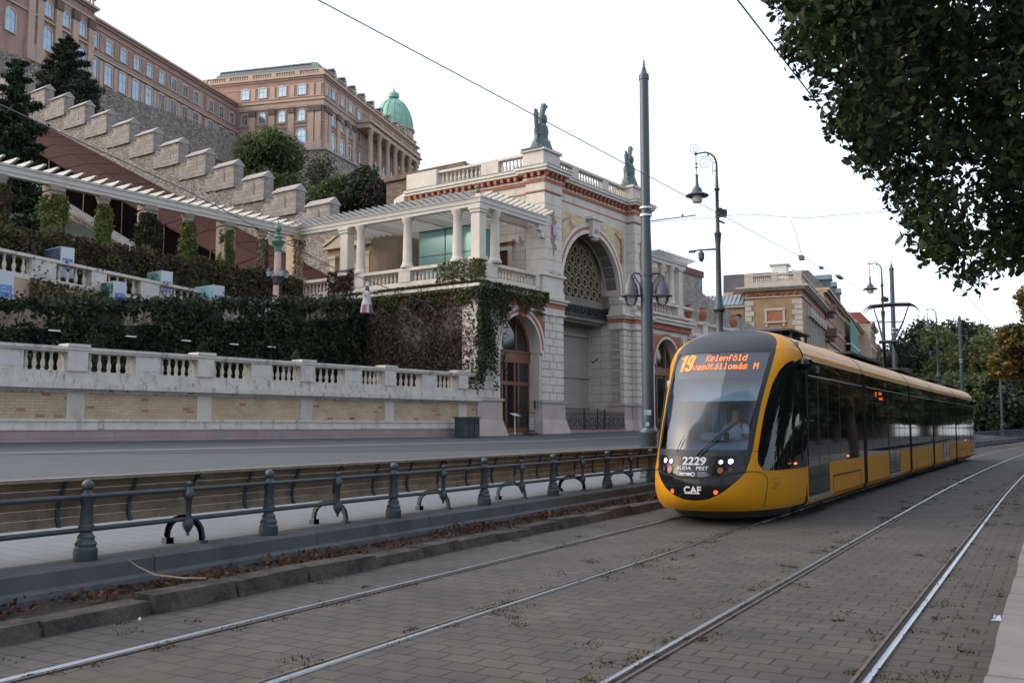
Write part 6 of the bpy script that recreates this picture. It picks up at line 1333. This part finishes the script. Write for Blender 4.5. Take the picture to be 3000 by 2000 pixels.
# ---------------------------------------------------------------- trees
BARK=mat('bark',(.04,.032,.026),.95,.3,4,.6)
def blobs(n,R_,h,zc,seed,flat=.9):
    r=random.Random(seed);o=[]
    for i in range(n):
        a=r.uniform(0,2*pi);u=r.uniform(-1,1);rad=R_*(1-abs(u)**2.2)**.5*r.uniform(.25,.85)
        o.append((rad*cos(a),rad*sin(a),zc+u*h/2*.82,R_*r.uniform(.22,.42)))
    return o
def cloud(bl,n,seed,shell=.55):
    r=np.random.RandomState(seed);bl=np.array(bl);w=bl[:,3]**2;i=r.choice(len(bl),n,p=w/w.sum());d=r.normal(size=(n,3));d/=np.linalg.norm(d,axis=1)[:,None]
    rad=bl[i,3]*(shell+(1-shell)*r.rand(n))*(.85+.3*r.rand(n));return bl[i,:3]+d*rad[:,None]
def tree(label,x,y,z,h,R_,m,seed,n=9000,leaf=.17,th=None,nb=26,group=None,name='tree',cone=False,cat='tree'):
    t=thing(name,label,cat,(x,y,z),0,group);th=th if th is not None else h*.25
    r=random.Random(seed)
    bl=blobs(nb,R_,h-th,th+(h-th)/2,seed)
    if cone: bl=[(bx*(1.25-1.05*(bz-th)/(h-th)),by*(1.25-1.05*(bz-th)/(h-th)),bz,br*(1.2-.8*(bz-th)/(h-th))) for bx,by,bz,br in bl]
    b=MB();top=th+(h-th)*.75;b.tube([(0,0,-1),(0,0,th*.6),(.1,.05,th),(.0,.1,top)],[h*.03,h*.024,h*.02,h*.006],8)
    for q in bl[:9]: b.tube([(0,.05,th*.8+(q[2]-th)*.3),(q[0]*.5,q[1]*.5,q[2]*.8+th*.15),(q[0],q[1],q[2])],[h*.011,h*.007,h*.003],5)
    b.build('trunk',BARK,t,True)
    link('crown',leafmesh('crown',cloud(bl,n,seed),leaf,m,asp=.62),t);return t
GR1=mat('green_leaves',(.105,.14,.05),.75,.45,.5,kind='leaf',col2=(.17,.20,.065),col3=(.07,.10,.035),tr=.3)
GR2=mat('dark_leaves',(.046,.076,.032),.75,.45,.5,kind='leaf',col2=(.05,.075,.028),col3=(.014,.024,.011),tr=.2)
GR3=mat('yellow_green_leaves',(.085,.11,.026),.75,.45,.5,kind='leaf',col2=(.15,.165,.04),col3=(.04,.06,.016),tr=.35)
PUR=mat('purple_leaves',(.022,.014,.016),.75,.4,.5,kind='leaf',col2=(.05,.025,.02),col3=(.01,.01,.008),tr=.2)
def tr_at(label,u,vt,d_,R_,h,m,seed,n,leaf,**k):
    c=at_(u*1.2755,d_);zt=1.6+(1247-vt*1.2755)/F*d_;tree(label,c[0],c[1],zt-h,h,R_,m,seed,n,leaf,h*.28,**k)
tr_at('round bright green tree rising behind the merlons below the palace',612,306,96,5.0,13.5,GR1,3,19000,.2)
tr_at('loose grey green tree below the palace corner',722,350,86,3.2,12,mat('greyish_leaves',(.06,.075,.04),.75,.4,.5,kind='leaf',col2=(.10,.115,.065),col3=(.03,.04,.02)),4,5200,.15)
tr_at('dark green tree above the last merlon of the castle wall',770,395,82,3.6,11,GR1,5,9000,.18)
tr_at('dark green bushy tree left of the brown brick bastion',832,385,80,3.2,11,GR2,15,12000,.18)
tr_at('dark purple leaved tree left of the gate tower roof',872,388,77,1.7,9,PUR,6,4200,.14)
# hidden slope growth
for i,(x,y,z,h,rr) in enumerate(((-72,62,14,8,4),(-63,60,9,7,4),(-80,74,22,8,5))): tree('low scrub tree half hidden behind the castle wall, %s one'%['middle','right','left'][i],x,y,z,h,rr,GR2,20+i,3000,.22,1,14)
def pine(label,x,y,z,h,R_,m,seed,n=9000,leaf=.16,dens=1.):
    t=thing('conifer',label,'conifer',(x,y,z));r=np.random.RandomState(seed);b=MB().tube([(0,0,-2),(0,0,h*.5),(.2,0,h*.97)],[h*.025,h*.018,.03],8);P=[]
    k=int(26*dens)
    for i in range(k):
        f=.10+.88*(i/k);zz=h*f;L=R_*(1-f)**.7*r.uniform(.6,1.1)+.25;a=i*2.4+r.uniform(-.4,.4);ux,uy=cos(a),sin(a)
        b.tube([(0,0,zz),(ux*L*.6,uy*L*.6,zz+L*.02),(ux*L,uy*L,zz+L*.18)],[.07,.05,.02],4)
        c=int(n/k*(L/R_+.3));q=r.rand(c)**.7;sp=r.normal(size=(c,3))*np.array([.24,.24,.15])*(.6+1.4*(1-q))[:,None]*L*.55
        P.append(np.stack([ux*L*q,uy*L*q,zz+L*.16*q*q],1)+sp)
    b.build('trunk',BARK,t,True);link('crown',leafmesh('crown',np.concatenate(P),leaf,m,asp=.35),t);return t
PN=mat('pine_needles',(.018,.032,.014),.8,.4,.6,kind='leaf',col2=(.035,.055,.024),col3=(.009,.016,.008),tr=.1)
PN2=mat('spruce_needles',(.014,.035,.018),.8,.4,.5,kind='leaf',col2=(.04,.07,.025),col3=(.007,.016,.008),tr=.15)
c_=at_(120*1.2755,118);pine('dark spreading pine in front of the left palace wing',c_[0],c_[1],40.5,10.3,4.8,PN,7,40000,.2,1.9)
c_=at_(158*1.2755,116);pine('smaller dark pine right beside the spreading pine on the hill',c_[0],c_[1],38.5,6.8,3.4,PN,17,20000,.2,1.3)
c_=at_(2,66);pine('tall dark green spruce cut by the left edge above the covered stairway',c_[0],c_[1],14.2,13.6,3.1,PN2,8,42000,.19,2.0)
c_=at_(65,58);tree('dark bush under the long pergola at the left edge',c_[0],c_[1],9,6.6,1.7,PN2,9,6500,.15,.3,14,None,'bush',False,'bush')
c_=at_(220,57.5);tree('small dark bush growing from the stair wall between two ivy columns',c_[0],c_[1],10.6,2.2,.55,PN,10,1200,.1,.1,8,None,'bush',False,'bush')
# far right park trees
far=[(2085,842,150,5.2,GR2,'dark'),(2125,742,150,7.5,GR2,'feathery dark'),(2180,752,140,6.5,GR1,'mid green'),(2225,736,150,7.,GR2,'tall dark'),(2262,785,120,6,GR3,'pale yellowish'),(2160,830,125,4.6,GR3,'low yellowish'),(2310,770,130,7.5,GR1,'broad green'),(2350,800,118,6,GR3,'yellow tinged'),(2300,860,110,4.6,GR2,'low dark'),(2215,870,112,4.2,GR1,'low green'),(2420,760,130,8,GR2,'dark off-frame'),(2145,880,150,5,GR2,'shaded')]
for i,(u,v,d_,rr,m,w) in enumerate(far):
    c_=at_(u*1.2755,d_);zt=1.6+(1247-v*1.2755)/F*d_
    pos=['leftmost in the park group','second from the left','before the third mast','behind the third mast','in front of the tall dark crown','beneath the farthest street lamp','between the two last poles','at the right edge','near the last pole foot','just above the tram end','beyond the right edge','behind the low ones']
    tree('%s park tree %s'%(w,pos[i]),c_[0],c_[1],0,zt,rr,m,40+i,9500 if zt>9 else 6000,.34,zt*.08,30,'trees of the park beyond the tram')
GBK=thing('park_hedge','dark shaded undergrowth beneath the park trees beyond the blue fence','hedge',(0,0,0))
p0,p1=Vector(at_(2070*1.2755,165)+(0,)),Vector(at_(2600*1.2755,135)+(0,))
n=12000;f=NR.rand(n);P=np.array(p0)[None]+(np.array(p1)-np.array(p0))[None]*f[:,None]+NR.normal(size=(n,3))*np.array([1.2,1.2,0]);P[:,2]=NR.rand(n)*(6.0+1.5*np.sin(f*14))
link('foliage',leafmesh('foliage',P,.5,GR2),GBK)
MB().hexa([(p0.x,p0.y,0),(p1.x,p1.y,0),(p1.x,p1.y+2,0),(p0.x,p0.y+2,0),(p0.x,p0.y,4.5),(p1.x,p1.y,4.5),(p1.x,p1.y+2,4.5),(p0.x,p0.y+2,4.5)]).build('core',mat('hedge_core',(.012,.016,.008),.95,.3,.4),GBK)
# yellow autumn tree at the right edge
YEL=mat('autumn_leaves',(.11,.095,.018),.7,.4,2.2,kind='leaf',col2=(.32,.20,.022),col3=(.04,.055,.014),tr=.35)
c_=at_(2392*1.2755,36);tree('autumn tree with orange yellow leaves at the right edge below the big crown',c_[0],c_[1],0,7.3,1.6,YEL,60,9000,.11,2.0,26)
# foreground tree: leaves at arm's length over the platform
big=thing('street_tree','large dark leafy branch crown hanging into the upper right corner of the photo','tree',(3.4,7.5,0))
poly=[(1718,-40),(1775,50),(1790,140),(1835,210),(1880,290),(1930,340),(1955,390),(2015,440),(2045,490),(2065,530),(2085,585),(2130,615),(2170,655),(2225,690),(2266,700),(2292,640),(2420,630),(2500,600),(2700,300),(2700,-500),(1700,-500)]
def inside(u,v):
    c=False;j=len(poly)-1
    for i in range(len(poly)):
        (x1,y1),(x2,y2)=poly[i],poly[j]
        if (y1>v)!=(y2>v) and u<(x2-x1)*(v-y1)/(y2-y1)+x1:c=not c
        j=i
    return c
def edge(u,v):
    m_=1e9
    for (x1,y1),(x2,y2) in zip(poly,poly[1:]+poly[:1]):
        L_=(x2-x1)**2+(y2-y1)**2;t_=max(0,min(1,((u-x1)*(x2-x1)+(v-y1)*(y2-y1))/L_));m_=min(m_,math.hypot(u-x1-t_*(x2-x1),v-y1-t_*(y2-y1)))
    return m_
def unp(u,v,d):
    u*=1.2755;v*=1.2755;th=radians(29.433);p_=radians(5.013)
    fw=Vector((-sin(th)*cos(p_),cos(th)*cos(p_),sin(p_)));rt=Vector((cos(th),sin(th),0));up=Vector((sin(th)*sin(p_),-cos(th)*sin(p_),cos(p_)))
    return Vector((0,0,H))+d*(fw+rt*(u-1500)/F-up*(v-1000)/F)
rb=random.Random(5);bl=[];k=0
while len(bl)<420 and k<20000:
    k+=1;u,v=rb.uniform(1720,2680),rb.uniform(-480,670)
    if not inside(u,v): continue
    e=edge(u,v)
    if e<8: continue
    d_=rb.uniform(6.4,10.5);rr=min(e*1.12/2208*d_,rb.uniform(.16,.42))
    if rr<.035: continue
    q=unp(u,v,d_);bl.append((q.x-3.4,q.y-7.5,q.z,rr))
FG=mat('near_leaves',(.018,.034,.010),.6,.5,1.5,kind='leaf',col2=(.040,.064,.016),col3=(.010,.017,.006),tr=.26,spec=.2)
P=cloud(bl,64000,77,.25);P=P[(np.sin(P[:,0]*8.5)*np.sin(P[:,1]*7.3+1)*np.sin(P[:,2]*8.1+2)<.42)]
P2=cloud(bl,600,78,.4)
P3=cloud([q for q in bl if rb.random()<.25],1800,79,.6)
link('crown',leafmesh('crown',P,.040,FG,asp=.62,fold=.12),big)
link('crown_lower_leaves',leafmesh('leaves',P3,.065,mat('near_leaves_light',(.035,.055,.012),.55,.4,1.5,kind='leaf',col2=(.07,.08,.02),col3=(.02,.035,.01),tr=.35),asp=.7,fold=.12),big)
b=MB().tube([(0,0,0),(.05,.05,2.2),(-.1,0,3.6),(-.4,.3,5.2),(-.5,.6,7.5)],[.24,.2,.18,.12,.05],10)
for i in range(22):
    q=bl[i*13%len(bl)];b.tube([(-.2,.1,3.6+.2*(i%5)),(q[0]*.35,q[1]*.35,q[2]*.8+.9),(q[0]*.7,q[1]*.7+.1*sin(i),q[2]*.95+.3),(q[0],q[1],q[2])],[.05,.022,.011,.003],5)
b.build('trunk',BARK,big,True)
# river side trees (their dark crowns mirror in the tram windows)
tm=None
for i,(x,y) in enumerate([(6.3+off(y_)*(1 if y_<140 else .75),y_) for y_ in list(range(20,120,9))+list(range(124,270,13))]):
    if tm is None:
        tm=tree('riverside tree beyond the right edge of the photo mirrored in the tram glass',x,y,.2,10.5,4.4,GR2,90,9000,.34,2.2,30,'riverside trees outside the frame')
    else: dup(tm,(x,y,.2),i*1.3)
n=9000;yy=NR.uniform(14,260,n);hd=tag(link('reflection_blocker_hedge',leafmesh('foliage',np.stack([11.5+.0004*np.maximum(0,yy-20)**2+NR.normal(0,.35,n),yy,NR.rand(n)*1.9],1),.4,GR2)),'low unseen hedge added outside the frame to darken the tram window reflections','hedge')  # added off-frame hedge, blocks the bright gap mirrored in the tram windows
Rv=tag(MB().face([(16,-100,-.06),(500,-100,-.06),(500,700,-.06),(16,700,-.06)]).build('water',mat('river_water',(.03,.05,.05),.08,.1,.3)),kind='structure')
b=MB();
for i in range(30): y=-60+i*22;b.box(330,350,y,y+18,0,10+R.random()*9)
tag(b.build('far_bank',mat('far_bank_buildings',(.24,.19,.15),.9,.3,.05)),'row of pale buildings on the far river bank outside the frame','buildings',kind='stuff')
